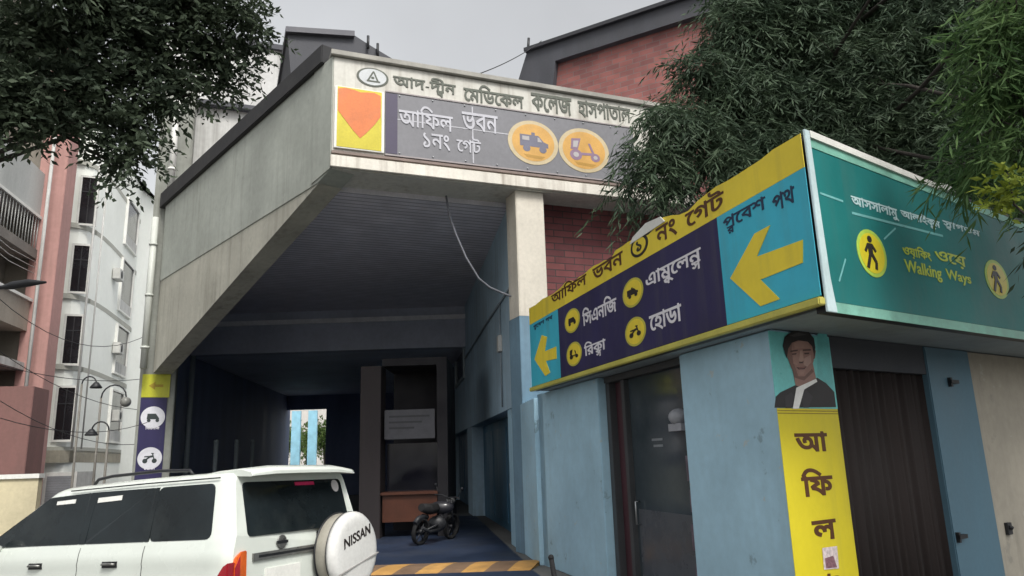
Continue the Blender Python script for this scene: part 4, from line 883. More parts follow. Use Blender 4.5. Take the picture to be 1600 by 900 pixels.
b = B(); b.solid([car(-.309, SCY + y, SCZ + z) for y, z in ((.33, -.19), (.33, -.202), (-.33, -.052), (-.33, -.04))], [car(-.318, SCY + y, SCZ + z) for y, z in ((.33, -.19), (.33, -.202), (-.33, -.052), (-.33, -.04))]); b.build('cover_seam', mat('seam_grey', (.3, .29, .28), .5), sp_)
# wheels
for wx in (1.02, 3.85):
    for sg in (1, -1):
        c = car(wx, sg * .80, 0); c.z = 0.37; ax = car(0, sg, 0) - car(0, 0, 0); ax.z = 0
        b = B(); b.lathe([(.24, -.11), (.34, -.11), (.37, -.08), (.37, .08), (.34, .11), (.24, .11)], c, ax, 28); tw = b.build('wheel', M_black, suv)
        b = B(); b.lathe([(.24, .02), (.245, .10), (.22, .09), (.06, .05), (.05, .08), (0, .085)], c, ax, 24); b.build('rim', M_chrome, tw)
b = B(); b.solid([car(4.86, y, z) for y, z in ((.8, .5), (.8, .72), (-.8, .72), (-.8, .5))], [car(4.96, y, z) for y, z in ((.7, .5), (.7, .70), (-.7, .70), (-.7, .5))]); b.build('bumper', M_paint, suv, .02)
for sg in (1, -1):
    b = B(); b.solid([car(4.83, sg * y, z) for y, z in ((.5, .82), (.5, 1.0), (.82, 1.0), (.82, .82))], [car(4.88, sg * y, z) for y, z in ((.5, .83), (.5, .99), (.8, .99), (.8, .83))]); b.build('headlight', mat('clear_lens', (.6, .6, .6), .15), suv)

# ------------------------------------------------------------------ inside the passage
b = B(); p = [at(605, 868, 1), 0]
def gpt(px, py, z=0.0): r = ray(px, py); q = EYEP + r * ((z - EYE) / r[2]); return q
hx0, hx1 = -4.2, 0.15; hy0, hy1 = 13.35, 14.5
hump = thing('speed_hump', 'low speed hump with faded orange and dark stripes across the driveway', 'speed hump', (-1.9, 13.9, 0))
b = B(); n = 11
prof = [(0, 0), (.15, .035), (.42, .06), (.72, .06), (1.0, .035), (1.15, 0)]
for k in range(n):
    x0 = hx0 + (hx1 - hx0) * k / n; x1 = hx0 + (hx1 - hx0) * (k + 1) / n
    if k % 2: continue
    b.solid([Vector((x0 + .35 * i / 5, hy0 + y, z + .004)) for i, (y, z) in enumerate(prof)], [Vector((x1 + .35 * i / 5, hy0 + y, z + .004)) for i, (y, z) in enumerate(prof)])
b.build('orange_block', mat('orange_hump_paint', (0.44, 0.24, 0.07), 0.8, 0.2, 3, False, 0.5), hump)
b = B()
for k in range(n):
    x0 = hx0 + (hx1 - hx0) * k / n; x1 = hx0 + (hx1 - hx0) * (k + 1) / n
    if k % 2 == 0: continue
    b.solid([Vector((x0 + .35 * i / 5, hy0 + y, z + .004)) for i, (y, z) in enumerate(prof)], [Vector((x1 + .35 * i / 5, hy0 + y, z + .004)) for i, (y, z) in enumerate(prof)])
b.build('dark_block', mat('brown_hump_paint', (0.16, 0.10, 0.06), 0.85, 0.2, 3), hump)
fl = [(-4.5, 14.6), (0.05, 14.6), (-0.1, 15.6), (-1.5, 26), (-12, 27), (-10, 20)]
b = B(); b.slab(fl, 0.0, 0.012); b.build('passage_floor', mat('blue_floor_paint', (0.016, 0.027, 0.055), 0.6, 0.25, 0.8, False, 0.4), kind='structure')
b = B(); b.slab([(-3.3, 11.3), (0.55, 11.3), (0.20, 13.3), (-3.9, 13.3)], 0.0, 0.01); b.build('painted_floor', mat('blue_floor_paint_near', (0.016, 0.027, 0.055), 0.6, 0.25, 0.8, False, 0.4), kind='structure')
# dark counter booth inside the passage
KP = Plane((0, 19.6), (1, 0))
def kx(px, py=700): return KP.sz(px, py)[0]
def kz(py, px=640): return KP.sz(px, py)[1]
tb = thing('reception_booth', 'dark two storey reception booth with white notice panel inside the passage', 'booth', KP.P((kx(565) + kx(700)) / 2, 0, -.5))
zt = kz(560)
b = B(); b.rect(KP, kx(565), kx(597), 0, kz(572), -.5, .25); b.build('post', mat('brown_post', (0.028, 0.022, 0.023), 0.7, 0.2, 1, True), tb, .01)
b = B(); b.rect(KP, kx(597) + .002, kx(688), 0, zt, -2.5, -1.8); b.rect(KP, kx(597) + .002, kx(688), zt - .2, zt, -1.79, .1); b.rect(KP, kx(684), kx(700), 0, zt - .002, -2.4, .12); b.build('carcass', mat('black_board', (0.012, 0.011, 0.014), 0.7), tb)
b = B(); b.rect(KP, kx(601), kx(680), kz(686), kz(640), -.02, .06); nb = b.build('notice_panel', mat('pale_panel', (0.075, 0.075, 0.085), 0.5, 0.2, 3), tb, .01)
b = B()
for k in range(3): b.rect(KP, kx(608), kx(672 - 12 * k), kz(652 + 9 * k), kz(649 + 9 * k), .0605, .064)
b.build('text_lines', mat('panel_ink', (0.045, 0.045, 0.05), .6), nb)
b = B(); b.rect(KP, kx(601), kx(683), kz(772), kz(692), -.5, -.42); b.build('service_window', glass('booth_glass', (.008, .008, .014), .1), tb)
b = B(); b.rect(KP, kx(599), kx(683), kz(815), kz(772) - .01, -.45, .1); b.rect(KP, kx(597), kx(685), kz(772) - .008, kz(768), -.5, .2); b.build('counter', mat('red_brown_counter', (0.085, 0.028, 0.014), 0.5, 0.2, 2), tb, .008)
# posts along the left wall of the passage
for i, (px, y0, Y) in enumerate(((302, 556, 26.2), (338, 690, 25.6), (370, 690, 27.6), (395, 690, 29.6))):
    c = at(px, y0, Y); b = B(); b.tube([(c[0], c[1], 0), (c[0], c[1], c[2])], .09 if i == 0 else .075, 10); b.lathe([(.14, 0), (.14, .04), (.1, .06)], (c[0], c[1], 0), (0, 0, 1), 12)
    if i: b.ball((c[0], c[1], c[2]), .085)
    o = b.build('steel_post' if i else 'steel_pipe', mat('grey_post', (0.24, 0.28, 0.30), .5, .15, 2, True)); 
    if i == 0: tag(o, 'tall thin steel pipe standing from floor to ceiling beside the left column', 'pipe')
    else: tag(o, ['short grey post nearest the column in the row along the dark wall', 'short grey post in the middle of the row of three by the dark wall', 'short grey post farthest into the passage along the dark wall'][i - 1], 'post', 'posts along the dark passage wall')

# motorbikes
def motorbike(pos, rot, label, tank=(0.02, 0.02, 0.025)):
    T = Matrix.Translation(Vector(pos)) @ Matrix.Rotation(rot, 4, 'Z') @ Matrix.Rotation(R_(8), 4, 'X'); f = lambda x, y, z: T @ Vector((x, y, z))
    root = thing('motorbike', label, 'motorbike', pos)
    ax = f(0, 1, 0) - f(0, 0, 0)
    for wx in (-.64, .64):
        b = B(); prof = [(.24, -.04), (.29, -.05), (.305, 0), (.29, .05), (.24, .04)]; c = f(wx, 0, .30)
        rings = [[c + (f(r * math.cos(2 * math.pi * k / 24), t, r * math.sin(2 * math.pi * k / 24)) - f(0, 0, 0)) for r, t in prof] for k in range(24)]
        vs = [[b.bm.verts.new(p) for p in r] for r in rings]
        for k in range(24):
            for j in range(5): fc = b.bm.faces.new((vs[k][j], vs[(k + 1) % 24][j], vs[(k + 1) % 24][(j + 1) % 5], vs[k][(j + 1) % 5])); fc.smooth = True
        wo = b.build('wheel', M_black, root)
        b = B(); b.lathe([(.05, -.05), (.06, 0), (.05, .05)], c, ax, 12)
        for k in range(6): a = k * math.pi / 3; b.tube([c, c + (f(.25 * math.cos(a), 0, .25 * math.sin(a)) - f(0, 0, 0))], .012, 5)
        b.build('spokes', M_dark, wo)
    b = B(); b.tube([f(-.64, .06, .3), f(-.1, .09, .42), f(.3, .04, .8)], .025, 7); b.tube([f(-.64, -.06, .3), f(-.1, -.09, .42), f(.3, -.04, .8)], .025, 7); b.tube([f(.64, .05, .3), f(.42, .06, .95)], .028, 7); b.tube([f(.64, -.05, .3), f(.42, -.06, .95)], .028, 7); b.build('frame', M_dark, root)
    b = B(); b.ball(f(0, 0, .42), .2, (1.1, .7, .9)); b.build('engine', M_dark, root)
    b = B(); b.ball(f(.12, 0, .78), .2, (1.5, .75, .75)); b.build('tank', mat('tank_paint', tank, .5, .1, 2, coat=.5), root)
    b = B(); b.tube([f(-.12, 0, .78), f(-.4, 0, .78), f(-.72, 0, .84)], [.12, .13, .09], 10); b.build('seat', M_black, root)
    b = B(); b.tube([f(.30, -.36, 1.02), f(.40, -.2, 1.03), f(.42, 0, .98), f(.40, .2, 1.03), f(.30, .36, 1.02)], .016, 7); hb_ = b.build('handlebar', M_dark, root)
    for sg in (1, -1):
        b = B(); b.tube([f(.36, sg * .28, 1.03), f(.34, sg * .36, 1.22)], .009, 6); b.ball(f(.34, sg * .38, 1.25), .06, (.5, 1, .7)); b.build('mirror', M_dark, hb_)
    b = B(); b.ball(f(.52, 0, .9), .1); b.build('headlight', mat('lamp_lens', (.06, .06, .06), .3), root)
    b = B(); b.tube([f(-.05, -.12, .3), f(-.5, -.14, .3), f(-.8, -.14, .42)], .04, 8); b.build('exhaust', M_dark, root)
    b = B(); b.tube([f(-.9, 0, .5), f(-.78, 0, .6), f(-.62, 0, .63), f(-.45, 0, .6)], .06, 8); b.build('mudguard', M_dark, root)
    return root
motorbike((-2.0, 18.2, .012), R_(62), 'dark motorbike parked before the reception booth inside the passage')
q = at(861, 871, 9.2); b = B(); b.tube([(q[0] + .12, q[1], 0), (q[0] + .05, q[1], .35), q], .03, 8); b.ball(q, .035); o = b.build('iron_rod', M_black); tag(o, 'short black rod standing before the blue booth wall at the bottom edge', 'rod')

# ------------------------------------------------------------------ left side: buildings across the street
M_apt = mat('white_render', (0.86, 0.88, 0.82), 0.85, 0.04, 0.3, False, 0.2, (0.5, 0.5, 0.44), fine=.02)
apt = thing('apartment_block', 'white apartment block with rounded corner bay and tall narrow windows', 'building', (*plan(150, 38), 0))
prof = [(30, 33.8), (48, 34.0), (66, 34.15), (84, 34.4), (99, 34.8), (114, 35.5), (128, 36.5), (142, 37.8), (156, 39.4), (170, 41.2), (184, 43.2), (196, 46)]
pp = [np.array(plan(px, Y)) for px, Y in prof]
back = [pp[-1] + np.array([3, 8]), pp[0] + np.array([-1, 14])]
b = B(); b.slab([tuple(p) for p in pp + back], 0, 19); b.build('wall', M_apt, apt)
cen = sum(pp) / len(pp) + np.array([0, 5])
def shell(b, o0, o1, z0, z1, i0=0, i1=None):
    i1 = i1 or len(pp); ins = []; out = []
    for p in pp[i0:i1]:
        d = (p - cen); d /= np.linalg.norm(d); ins.append(p + d * o0); out.append(p + d * o1)
    for k in range(len(ins) - 1):
        b.slab([tuple(out[k]), tuple(out[k + 1]), tuple(ins[k + 1]), tuple(ins[k])], z0, z1)
lev = [at(115, 372 - 22, 34)[2], at(100, 461, 34)[2], at(90, 572, 34)[2]]
for z in lev + [2.9, lev[0] + 3.3]:
    b = B(); shell(b, -0.05, 0.18, z - .12, z + .12); b.build('string_course', mat('grey_band', (0.42, 0.42, 0.37), .85, .1, 1), apt)
b = B(); shell(b, -0.05, 0.5, 2.3, 2.85); b.build('shop_ledge', mat('ledge_stain', (0.36, 0.33, 0.26), .85, .2, 1, False, .5), apt)
M_win = glass('dark_window', (0.012, 0.013, 0.016), .12)
FP = Plane(pp[0], pp[2] - pp[0])
Wr = [(138, 278, 350, 12), (125, 384, 456, 12), (113, 494, 568, 12), (101, 606, 687, 13)]
for cx, y0, y1, hw in Wr:
    ym = (y0 + y1) / 2; s0, z = FP.sz(cx - hw, ym); s1 = FP.sz(cx + hw, ym)[0]; zt_ = FP.sz(cx, y0)[1]; zb_ = FP.sz(cx, y1)[1]
    b = B(); f = .1
    b.rect(FP, s0 - f, s0, zb_ - f, zt_ + f, -.05, .06).rect(FP, s1, s1 + f, zb_ - f, zt_ + f, -.05, .06).rect(FP, s0 + .001, s1 - .001, zt_, zt_ + f, -.05, .06).rect(FP, s0 + .001, s1 - .001, zb_ - f, zb_, -.05, .06)
    wo = b.build('window', M_white, apt); b = B(); b.rect(FP, s0, s1, zb_, zt_, .002, .012); b.build('pane', M_win, wo)
    b = B(); b.rect(FP, (s0 + s1) / 2 - .02, (s0 + s1) / 2 + .02, zb_, zt_, .013, .035); b.rect(FP, s0, s1, zb_ + (zt_ - zb_) * .68, zb_ + (zt_ - zb_) * .68 + .05, .0355, .045); b.build('glazing_bar', M_dark, wo)
CV = Plane(pp[7], pp[9] - pp[7])
for cx, y0, y1, hw in [(204, 318, 392, 9), (195, 410, 492, 9), (187, 512, 586, 9), (178, 612, 690, 9)]:
    ym = (y0 + y1) / 2; s0 = CV.sz(cx - hw, ym)[0]; s1 = CV.sz(cx + hw, ym)[0]; zt_ = CV.sz(cx, y0)[1]; zb_ = CV.sz(cx, y1)[1]
    b = B(); f = .1; o = .14
    b.rect(CV, s0 - f, s0, zb_ - f, zt_ + f, -.1, o).rect(CV, s1, s1 + f, zb_ - f, zt_ + f, -.1, o).rect(CV, s0 + .001, s1 - .001, zt_, zt_ + f, -.1, o).rect(CV, s0 + .001, s1 - .001, zb_ - f, zb_, -.1, o)
    wo = b.build('window', M_white, apt); b = B(); b.rect(CV, s0, s1, zb_ + .6, zt_, .01, .06); b.build('pane', M_win, wo)
    b = B(); b.rect(CV, s0, s1, zb_, zb_ + .58, .01, .12); b.build('air_vent', M_grey, wo)
for k, (px, py) in enumerate(((152, 430), (152, 545), (150, 650))):
    s_, z_ = CV.sz(px + 26, py); b = B(); b.rect(CV, s_ - .5, s_ + .35, z_ - .3, z_ + .3, .05, .42); ac = b.build('air_conditioner', mat('ac_casing', (.5, .5, .47), .6, .15, 2), apt, .02)
    b = B(); b.lathe([(.21, 0), (.21, .012), (.05, .016)], CV.P(s_ - .1, z_, .42), CV.P(0, 0, 1) - CV.P(0, 0, 0), 16); b.build('fan_grille', M_dark, ac)
for px in (152, 166):
    q = at(px, 300, 34.2 if px == 152 else 34.6); b = B(); b.tube([(q[0], q[1], 2.9), (q[0], q[1], 18)], .05 if px == 152 else .035, 6); b.build('waste_pipe', M_grey, apt)
# pink pilaster house with balconies on the left edge
PB = Plane(plan(20, 30.0), heading(540)); 
M_pink = mat('pink_render', (0.44, 0.25, 0.225), .85, .1, .4, False, .3, (.3, .17, .15), drips=.3, dripcol=(.2, .12, .1))
pk = thing('pink_balcony_house', 'grey house with tiered balconies and a pink corner pilaster', 'building', (*plan(60, 30), 0))
def bs(px, py): return PB.sz(px, py)
e0 = bs(-80, 400)[0]; e1 = 0.0
if e0 > 0: e0, e1 = -e0, 0
b = B(); b.rect(PB, bs(-90, 400)[0], 0.6, 0, 22, -3.5, -1.2); b.rect(PB, .05, .6, 0, 22, -1.19, -.05); b.build('wall', mat('grey_brown_render', (0.22, 0.20, 0.17), .85, .2, .4, True, .4), pk)
pc = plan(41, 30.4); b = B(); b.box((pc[0] - .08, pc[1], 10.5), (1.05, 1.2, 21), .25); b.build('pilaster', M_pink, pk, .02)
b = B(); b.box((plan(-26, 27.5)[0], plan(-26, 27.5)[1], 2.5), (3.2, 1.6, 5.0), .25); b.build('porch', mat('red_brown_render', (0.22, 0.115, 0.105), .85, .15, .6, True, .4), pk, .02)
for i, (yt, ybm, dk) in enumerate(((205, 288, 0), (346, 352, 1), (448, 500, 2), (504, 560, 3))):
    zt_ = bs(0, yt)[1]; zb_ = bs(0, ybm)[1]; a0 = bs(-90, 400)[0]; a1 = -0.1
    if i == 0:
        b = B(); b.rect(PB, a0, a1, zb_, zt_, -1.19, 0); b.build('balcony_parapet', mat('pale_parapet', (0.46, 0.47, 0.45), .8, .12, .8, True, .3), pk)
        b = B(); b.rect(PB, a0, a1, zb_ - .14, zb_ - .02, .001, .08); b.build('balcony_rail', M_white, pk)
    elif i == 1:
        b = B(); b.rect(PB, a0, a1, zb_ - .4, zb_, -1.19, 0.05); b.build('balcony_slab', mat('slab_stained', (0.20, 0.18, 0.16), .85, .2, 1, False, .4), pk)
        b = B(); zr = bs(0, 280)[1] - .3
        for k in range(26): s = a0 + (a1 - a0) * k / 26; b.tube([PB.P(s, zb_, .0), PB.P(s, zr, .0)], .02, 5)
        b.rect(PB, a0, a1, zr - .03, zr + .03, -.03, .03); b.build('balcony_railing', M_grey, pk)
    elif i == 2:
        b = B(); b.rect(PB, a0, a1, zb_, zt_, -1.19, 0.0); b.build('balcony_parapet', mat('tan_parapet', (0.33, 0.29, 0.24), .8, .2, .8, True, .4), pk)
        b = B(); b.rect(PB, a0, a1, zt_ + .001, zt_ + .12, -.1, .1); b.build('balcony_rail', M_white, pk)
    else:
        b = B(); b.rect(PB, a0, a1, zb_ - .2, zb_ + .1, -1.19, 0.06); b.build('balcony_slab', M_grey, pk)
for k, (s, z) in enumerate(((-5.5, 4.2), (-2.6, 4.2), (-5.5, 8.6), (-2.6, 8.6))):
    b = B(); b.rect(PB, s, s + 1.5, z, z + 1.6, -1.19, -1.1); wo = b.build('window', M_grey, pk); b = B(); b.rect(PB, s + .1, s + 1.4, z + .1, z + 1.5, -1.099, -1.09); b.build('pane', mat('dull_pane', (.03, .03, .03), .6), wo)
b = B(); q = at(58, 520, 29.2); b.tube([(q[0] - .2, q[1], 0), (q[0] - .2, q[1], 19)], .07, 7); b.build('rain_pipe', M_grey, pk)
for k, z in enumerate((6.1, 6.35, 6.6)): b = B(); p0 = PB.P(-5.2, z + 4, .05); p1 = PB.P(-.3, z + 4 - .1, .05); b.tube([p0, (p0 + p1) / 2 - Vector((0, 0, .15)), p1], .015, 5); b.build('washing_line', M_grey, pk)
# yard wall and shop shutter at street level
b = B(); WP = Plane(plan(20, 24), (1, .12)); wl = b.rect(WP, -9, WP.sz(58, 770)[0], 0, WP.sz(30, 748)[1], -.25, 0); o = b.build('yard_wall', mat('cream_wall', (0.55, 0.49, 0.33), .85, .1, .5, False, .35)); 
yw = o; tag(yw, 'low cream yard wall with white coping at the left edge', 'wall')
b = B(); zt_ = WP.sz(30, 748)[1]; b.rect(WP, -9, WP.sz(60, 770)[0], zt_ + .002, zt_ + .14, -.32, .07); b.build('wall_coping', M_white, yw)
SHP = Plane(plan(90, 32), (1, .1)); s0, s1 = SHP.sz(66, 765)[0], SHP.sz(118, 765)[0]
sh_ = thing('shuttered_kiosk', 'small grey shuttered kiosk below the white apartment block', 'kiosk', SHP.P((s0 + s1) / 2, 0, -.8))
b = B(); b.rect(SHP, s0, s1, 0, SHP.sz(90, 738)[1], -1.6, 0); b.build('shell', M_grey, sh_, .01)
b = B(); b.rect(SHP, s0 + .15, s1 - .15, 0, SHP.sz(90, 744)[1], .001, .03); b.build('shutter', lined('shutter_grey', (.25, .26, .28), (.14, .14, .15), (1, 0), .1), sh_)
# street lamps by the apartment block
def lamp(px, ytop, Y, hook, label, globe=False):
    c = at(px, ytop, Y); root = thing('street_lamp', label, 'street lamp', (c[0], c[1], 0), 'street lamps before the white apartment block')
    b = B(); b.tube([(c[0], c[1], 0), (c[0], c[1], 1.0), (c[0], c[1], c[2])], [.07, .045, .032], 8); b.build('post', mat('old_iron', (.16, .15, .13), .6, .2, 3), root)
    b = B(); pts = []
    for k in range(9): a = math.pi * k / 8; pts.append((c[0] + hook * (1 - math.cos(a)) / 2, c[1], c[2] + abs(hook) * .5 * math.sin(a)))
    b.tube(pts, .024, 7); b.build('arm', M_dark, root)
    b = B(); e = pts[-1]
    if globe: b.ball((e[0], e[1], e[2] - .16), .17); b.build('globe', mat('milky_globe', (.22, .22, .2), .3), root)
    else: b.lathe([(.06, .05), (.1, 0), (.20, -.13), (.18, -.16), (.05, -.16)], e, (0, 0, 1), 16); b.build('lamp_shade', M_dark, root)
lamp(128, 600, 25.5, .5, 'tall thin street lamp with small hooked arm left of the other lamp')
lamp(158, 622, 25.0, .85, 'street lamp with a pale globe under its curved arm', True)
lamp(170, 672, 24.0, -.55, 'shortest street lamp with dark shade just above the car roof')
# arm of a roadside lamp entering at the left
c = at(-70, 452, 13.0); e = at(72, 441, 13.0); rl = thing('roadside_lamp', 'dark lamp arm reaching in from the left edge across the balconies', 'street lamp', (c[0], c[1], 0))
b = B(); b.tube([(c[0], c[1], 0), (c[0], c[1], c[2])], [.12, .07], 10); b.tube([c, at(0, 449, 13.0), at(35, 445, 13.0)], .035, 8); b.build('post', M_dark, rl)
b = B(); b.tube([at(0, 450, 13.0), at(20, 446, 13.0), at(45, 442, 13.0), e], [.03, .075, .07, .02], 10); b.build('lamp_head', M_dark, rl)
# overhead wires
for k, (p, q, sag, lb) in enumerate(((at(-40, 430, 15), at(236, 520, 23), .9, 'slack black wire sagging across the upper windows of the white apartment block'), (at(-40, 560, 15), at(236, 590, 23), .25, 'nearly level black wire between the other wires at the apartment block'), (at(-40, 640, 14), at(230, 660, 22), .35, 'lowest black wire, just above the yard wall and car'), (at(-40, 520, 16), at(250, 640, 24), .5, 'upper thin black wire crossing before the white apartment block'), (at(-40, 600, 15), at(240, 690, 24), .5, 'lower thin black wire crossing before the white apartment block'), (at(735, 120, 17), at(846, 64, 23.5), .12, 'thin wire rising from the fascia to the brick building roof'))):
    b = B(); P0, P1 = Vector(p), Vector(q); b.tube([P0.lerp(P1, t / 12) - Vector((0, 0, sag * 4 * (t / 12) * (1 - t / 12))) for t in range(13)], .009 if k < 5 else .014, 5)
    o = b.build('overhead_wire', M_dark); tag(o, lb, 'wire')

# ------------------------------------------------------------------ brick building behind the fascia
BB0 = plan(823, 25.0); BB = Plane(BB0, heading(-1278) * -1)
bk = thing('brick_building', 'red brick building with dark roof edge rising behind the fascia', 'building', (*plan(980, 28), 0))
s1 = 9.5; zt_ = BB.sz(846, 72)[1]
b = B(); b.rect(BB, 0.9, s1, 0, zt_ - .3, -7, -.35); b.build('wall', brick('red_brick', BB.d, (0.33, 0.125, 0.11), (0.22, 0.09, 0.085), (0.2, 0.155, 0.145), .5, .19), bk)
b = B(); b.prism(BB, [(0.0, BB.sz(823, 133)[1]), (0.55, zt_), (s1, zt_), (s1, zt_ - .7), (1.7, zt_ - .7), (1.1, BB.sz(880, 140)[1] - 3), (0.0, BB.sz(823, 133)[1] - 3)], -7.2, -.1); b.build('roof_edge', M_slate, bk)
b = B(); b.rect(BB, .5, s1 + .1, zt_ + .002, zt_ + .14, -7.3, .05); b.build('roof_coping', mat('dark_coping', (.035, .036, .042), .7), bk)
p = BB.P(.55, zt_ + .1, -.2); b = B(); b.tube([p, p + Vector((.05, 0, .55))], .05, 7); b.build('roof_rod', M_dark, bk)

# ------------------------------------------------------------------ trees
def tree(name, label, trunk_pts, radii, clumps, dens, m, cat='tree', shade_clumps=(), **kw):
    base = Vector(trunk_pts[0]); root = thing(name, label, cat, tuple(base))
    sprays, cs = px_clumps(clumps, dens, shell=0.25)
    for c, r in shade_clumps: sprays += clump(c, r, int(dens * r * r * .5), shell=.2)
    b = B(); b.tube(trunk_pts, radii, 12)
    top = Vector(trunk_pts[-1]); mid = Vector(trunk_pts[-2])
    for k, (c, r) in enumerate(cs):
        c = Vector(c); st = mid.lerp(top, (k % 5) / 4); m1 = st.lerp(c, .5) + Vector((rnd.uniform(-.3, .3), rnd.uniform(-.3, .3), rnd.uniform(0, .4)))
        L_ = (c - st).length; b.tube([st, m1, c], [max(.018, radii[-1] * .38), max(.012, radii[-1] * .22), .01], 6)
        for j in range(3):
            d = Vector((rnd.uniform(-1, 1), rnd.uniform(-1, 1), rnd.uniform(-.5, .6))) * r * .8; b.tube([m1.lerp(c, .6 + .13 * j), c + d * .5, c + d], [.012, .008, .004], 4)
    b.build('trunk', M_trunk, root)
    foliage('crown', sprays, m, root, **kw); return root
tl = plan(-330, 10.5)
LC = [(-40, 60, 10, 130), (70, 40, 10, 120), (180, 30, 10, 120), (290, 20, 10.3, 95), (375, 30, 10.6, 62), (40, 140, 9.6, 105), (140, 130, 10, 100), (240, 110, 10.3, 85), (320, 90, 10.8, 66), (395, 85, 11, 30), (350, 125, 11, 34), (10, 165, 9.4, 60), (95, 190, 9.8, 45), (195, 205, 10.2, 62), (205, 245, 10.2, 38), (300, 145, 10.6, 22), (245, 165, 10.4, 38), (170, 250, 10.2, 22), (55, 180, 9.6, 40), (100, -60, 9, 140), (300, -60, 10, 120), (-70, 150, 9, 80)]
tree('broadleaf_tree', 'dense dark broadleaf tree whose crown hangs over the upper left', [(tl[0], tl[1], 0), (tl[0] + .2, tl[1], 3), (tl[0] + .9, tl[1] - .1, 6), (tl[0] + 2.2, tl[1] - .2, 8.5)], [.34, .28, .22, .13], LC, 330, M_leaf, leaf=(.12, .055), per=11, length=.42, droop=.35, jitter=.5)
tr = plan(1275, 14.5)
M_leaf2 = leafmat('dark_fine_leaves', (0.036, 0.06, 0.04), (0.085, 0.125, 0.07), 0.25)
RC = [(1200, 120, 13.5, 100), (1250, 150, 13.8, 150), (1400, 140, 13.5, 170), (1530, 150, 13.2, 170), (1240, 0, 13.8, 130), (1350, 10, 13.8, 150), (1500, 0, 13.5, 160), (1010, 250, 11.0, 46), (1035, 180, 11.2, 44), (985, 285, 11, 26), (1095, 110, 11.4, 60), (1080, 200, 11.2, 80), (1040, 280, 11, 46), (1150, 60, 11.6, 80), (1160, 150, 11.6, 100), (1180, 230, 11.3, 80), (1130, 250, 11, 60), (1240, 60, 11.8, 120), (1270, 170, 11.5, 100), (1330, 110, 11.5, 120), (1350, 220, 11.2, 90), (1420, 180, 11, 110), (1430, 70, 11.2, 120), (1500, 230, 10.5, 110), (1420, 265, 10.5, 60), (1300, 235, 11, 60), (1560, 120, 10.5, 120), (1540, 300, 10, 90), (1600, 240, 10, 100), (1140, 10, 11.6, 60), (1220, -40, 11.6, 100), (1350, -30, 11.5, 120), (1500, -20, 11, 130), (1620, 360, 10, 60), (1640, -140, 7.5, 170), (1800, 40, 7, 170), (1780, -250, 5.6, 190), (1500, -220, 7.5, 150), (1720, 300, 7.0, 90), (1690, 200, 7.2, 60), (1310, 265, 10.8, 60), (1380, 290, 10.4, 60), (1450, 300, 10, 60), (1500, 330, 9.6, 60)]  # includes clumps outside the view, added to shade the green board
tree('weeping_tree', 'large dark tree with fine drooping leaves rising behind the booth sign boards', [(tr[0], tr[1], 0), (tr[0], tr[1] - .1, 3), (tr[0] + .15, tr[1] - .4, 6), (tr[0] - .1, tr[1] - 1.2, 9)], [.32, .27, .22, .15], RC, 460, M_leaf2, shade_clumps=(((6.2, 3.6, 7.6), 1.7), ((8.2, 4.6, 7.0), 1.8), ((7.6, 2.2, 8.2), 1.8), ((9.5, 6.0, 6.2), 1.8)), leaf=(.20, .028), per=12, length=.55, droop=.9, jitter=.35, hang=.35)  # unseen overhead leaf clumps added to block sun from the green board's right end
M_bam = leafmat('bamboo_leaves', (0.05, 0.11, 0.04), (0.14, 0.22, 0.08), 0.4)
bb = plan(1760, 6.2)
BC = [(1560, 60, 5.6, 62), (1585, 130, 5.6, 58), (1545, 130, 5.7, 40), (1560, 190, 5.7, 48), (1590, 30, 5.5, 70), (1540, 240, 5.8, 34), (1600, 230, 5.6, 50), (1515, 95, 5.8, 24), (1570, 0, 5.6, 60), (1640, 100, 5.5, 80), (1640, 290, 5.6, 50), (1500, 255, 6.3, 26), (1520, 270, 6.3, 34)]
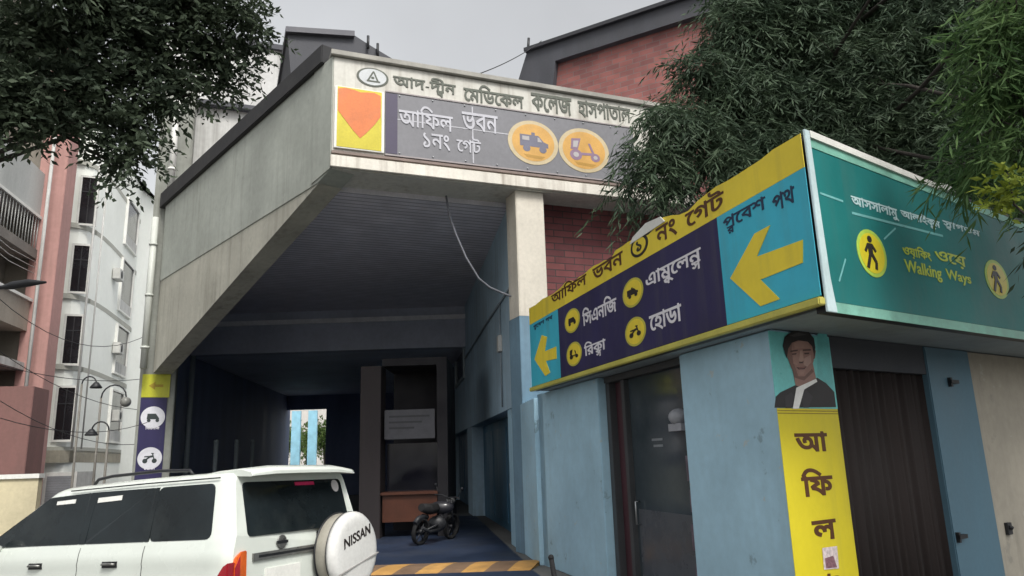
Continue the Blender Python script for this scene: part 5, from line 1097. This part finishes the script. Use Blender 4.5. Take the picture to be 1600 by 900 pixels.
tree('bamboo', 'fresh green bamboo hanging at the right edge in front of the dark tree', [(bb[0], bb[1], 0), (bb[0] - .05, bb[1], 2), (bb[0] - .2, bb[1] - .1, 3.6), (bb[0] - .5, bb[1] - .2, 5.2)], [.05, .045, .035, .02], BC, 520, M_bam, cat='bamboo', leaf=(.17, .020), per=10, length=.34, droop=.7, jitter=.35, hang=.3)
# bright yellow green sprig by the board
c = plan(1690, 5.3)
sg_ = thing('leafy_shrub', 'bright yellow green leafy shoot in front of the right end of the green board', 'shrub', (c[0], c[1], 0))
b = B(); q = at(1574, 268, 5.3); b.tube([(c[0], c[1], 0), (c[0] - .03, c[1], 2.2), at(1630, 360, 5.3), at(1585, 320, 5.3), q], [.02, .016, .012, .008, .004], 6); b.build('stem', M_trunk, sg_)
spr, _ = px_clumps([(1568, 300, 5.3, 22), (1576, 274, 5.3, 13), (1558, 318, 5.3, 14)], 1100, shell=.2)
foliage('leaves', spr, leafmat('yellow_green_leaves', (.12, .17, .02), (.26, .30, .05), .4), sg_, leaf=(.07, .035), per=7, length=.14, droop=.3)
# greenery and low block seen through the passage
for i, (px, Y, r, lb) in enumerate(((445, 56, 1.9, 'small green tree left of the blue columns beyond the passage'), (478, 60, 2.6, 'bushy green tree between the two blue columns beyond the passage'), (506, 55, 1.7, 'pale leafed tree right of the blue columns beyond the passage'))):
    c = plan(px, Y); root = thing('garden_tree', lb, 'tree', (c[0], c[1], 0), 'trees beyond the passage')
    b = B(); b.tube([(c[0], c[1], 0), (c[0] + .1, c[1], 1.5), (c[0], c[1], 3.2)], [.16, .12, .06], 8); b.build('trunk', M_trunk, root)
    foliage('crown', clump((c[0], c[1], 3.8), r, 260, .9, .3), leafmat('garden_leaves', (.05, .10, .025), (.14, .20, .06), .4), root, leaf=(.24, .12), per=8, length=.6)
c = plan(470, 75); b = B(); b.box((c[0], c[1], 4), (26, 4, 8), .1); o = b.build('far_house', mat('far_house_render', (.55, .53, .5), .85, .1, .3, True, .3)); tag(o, 'pale house wall seen far beyond the passage', 'house')
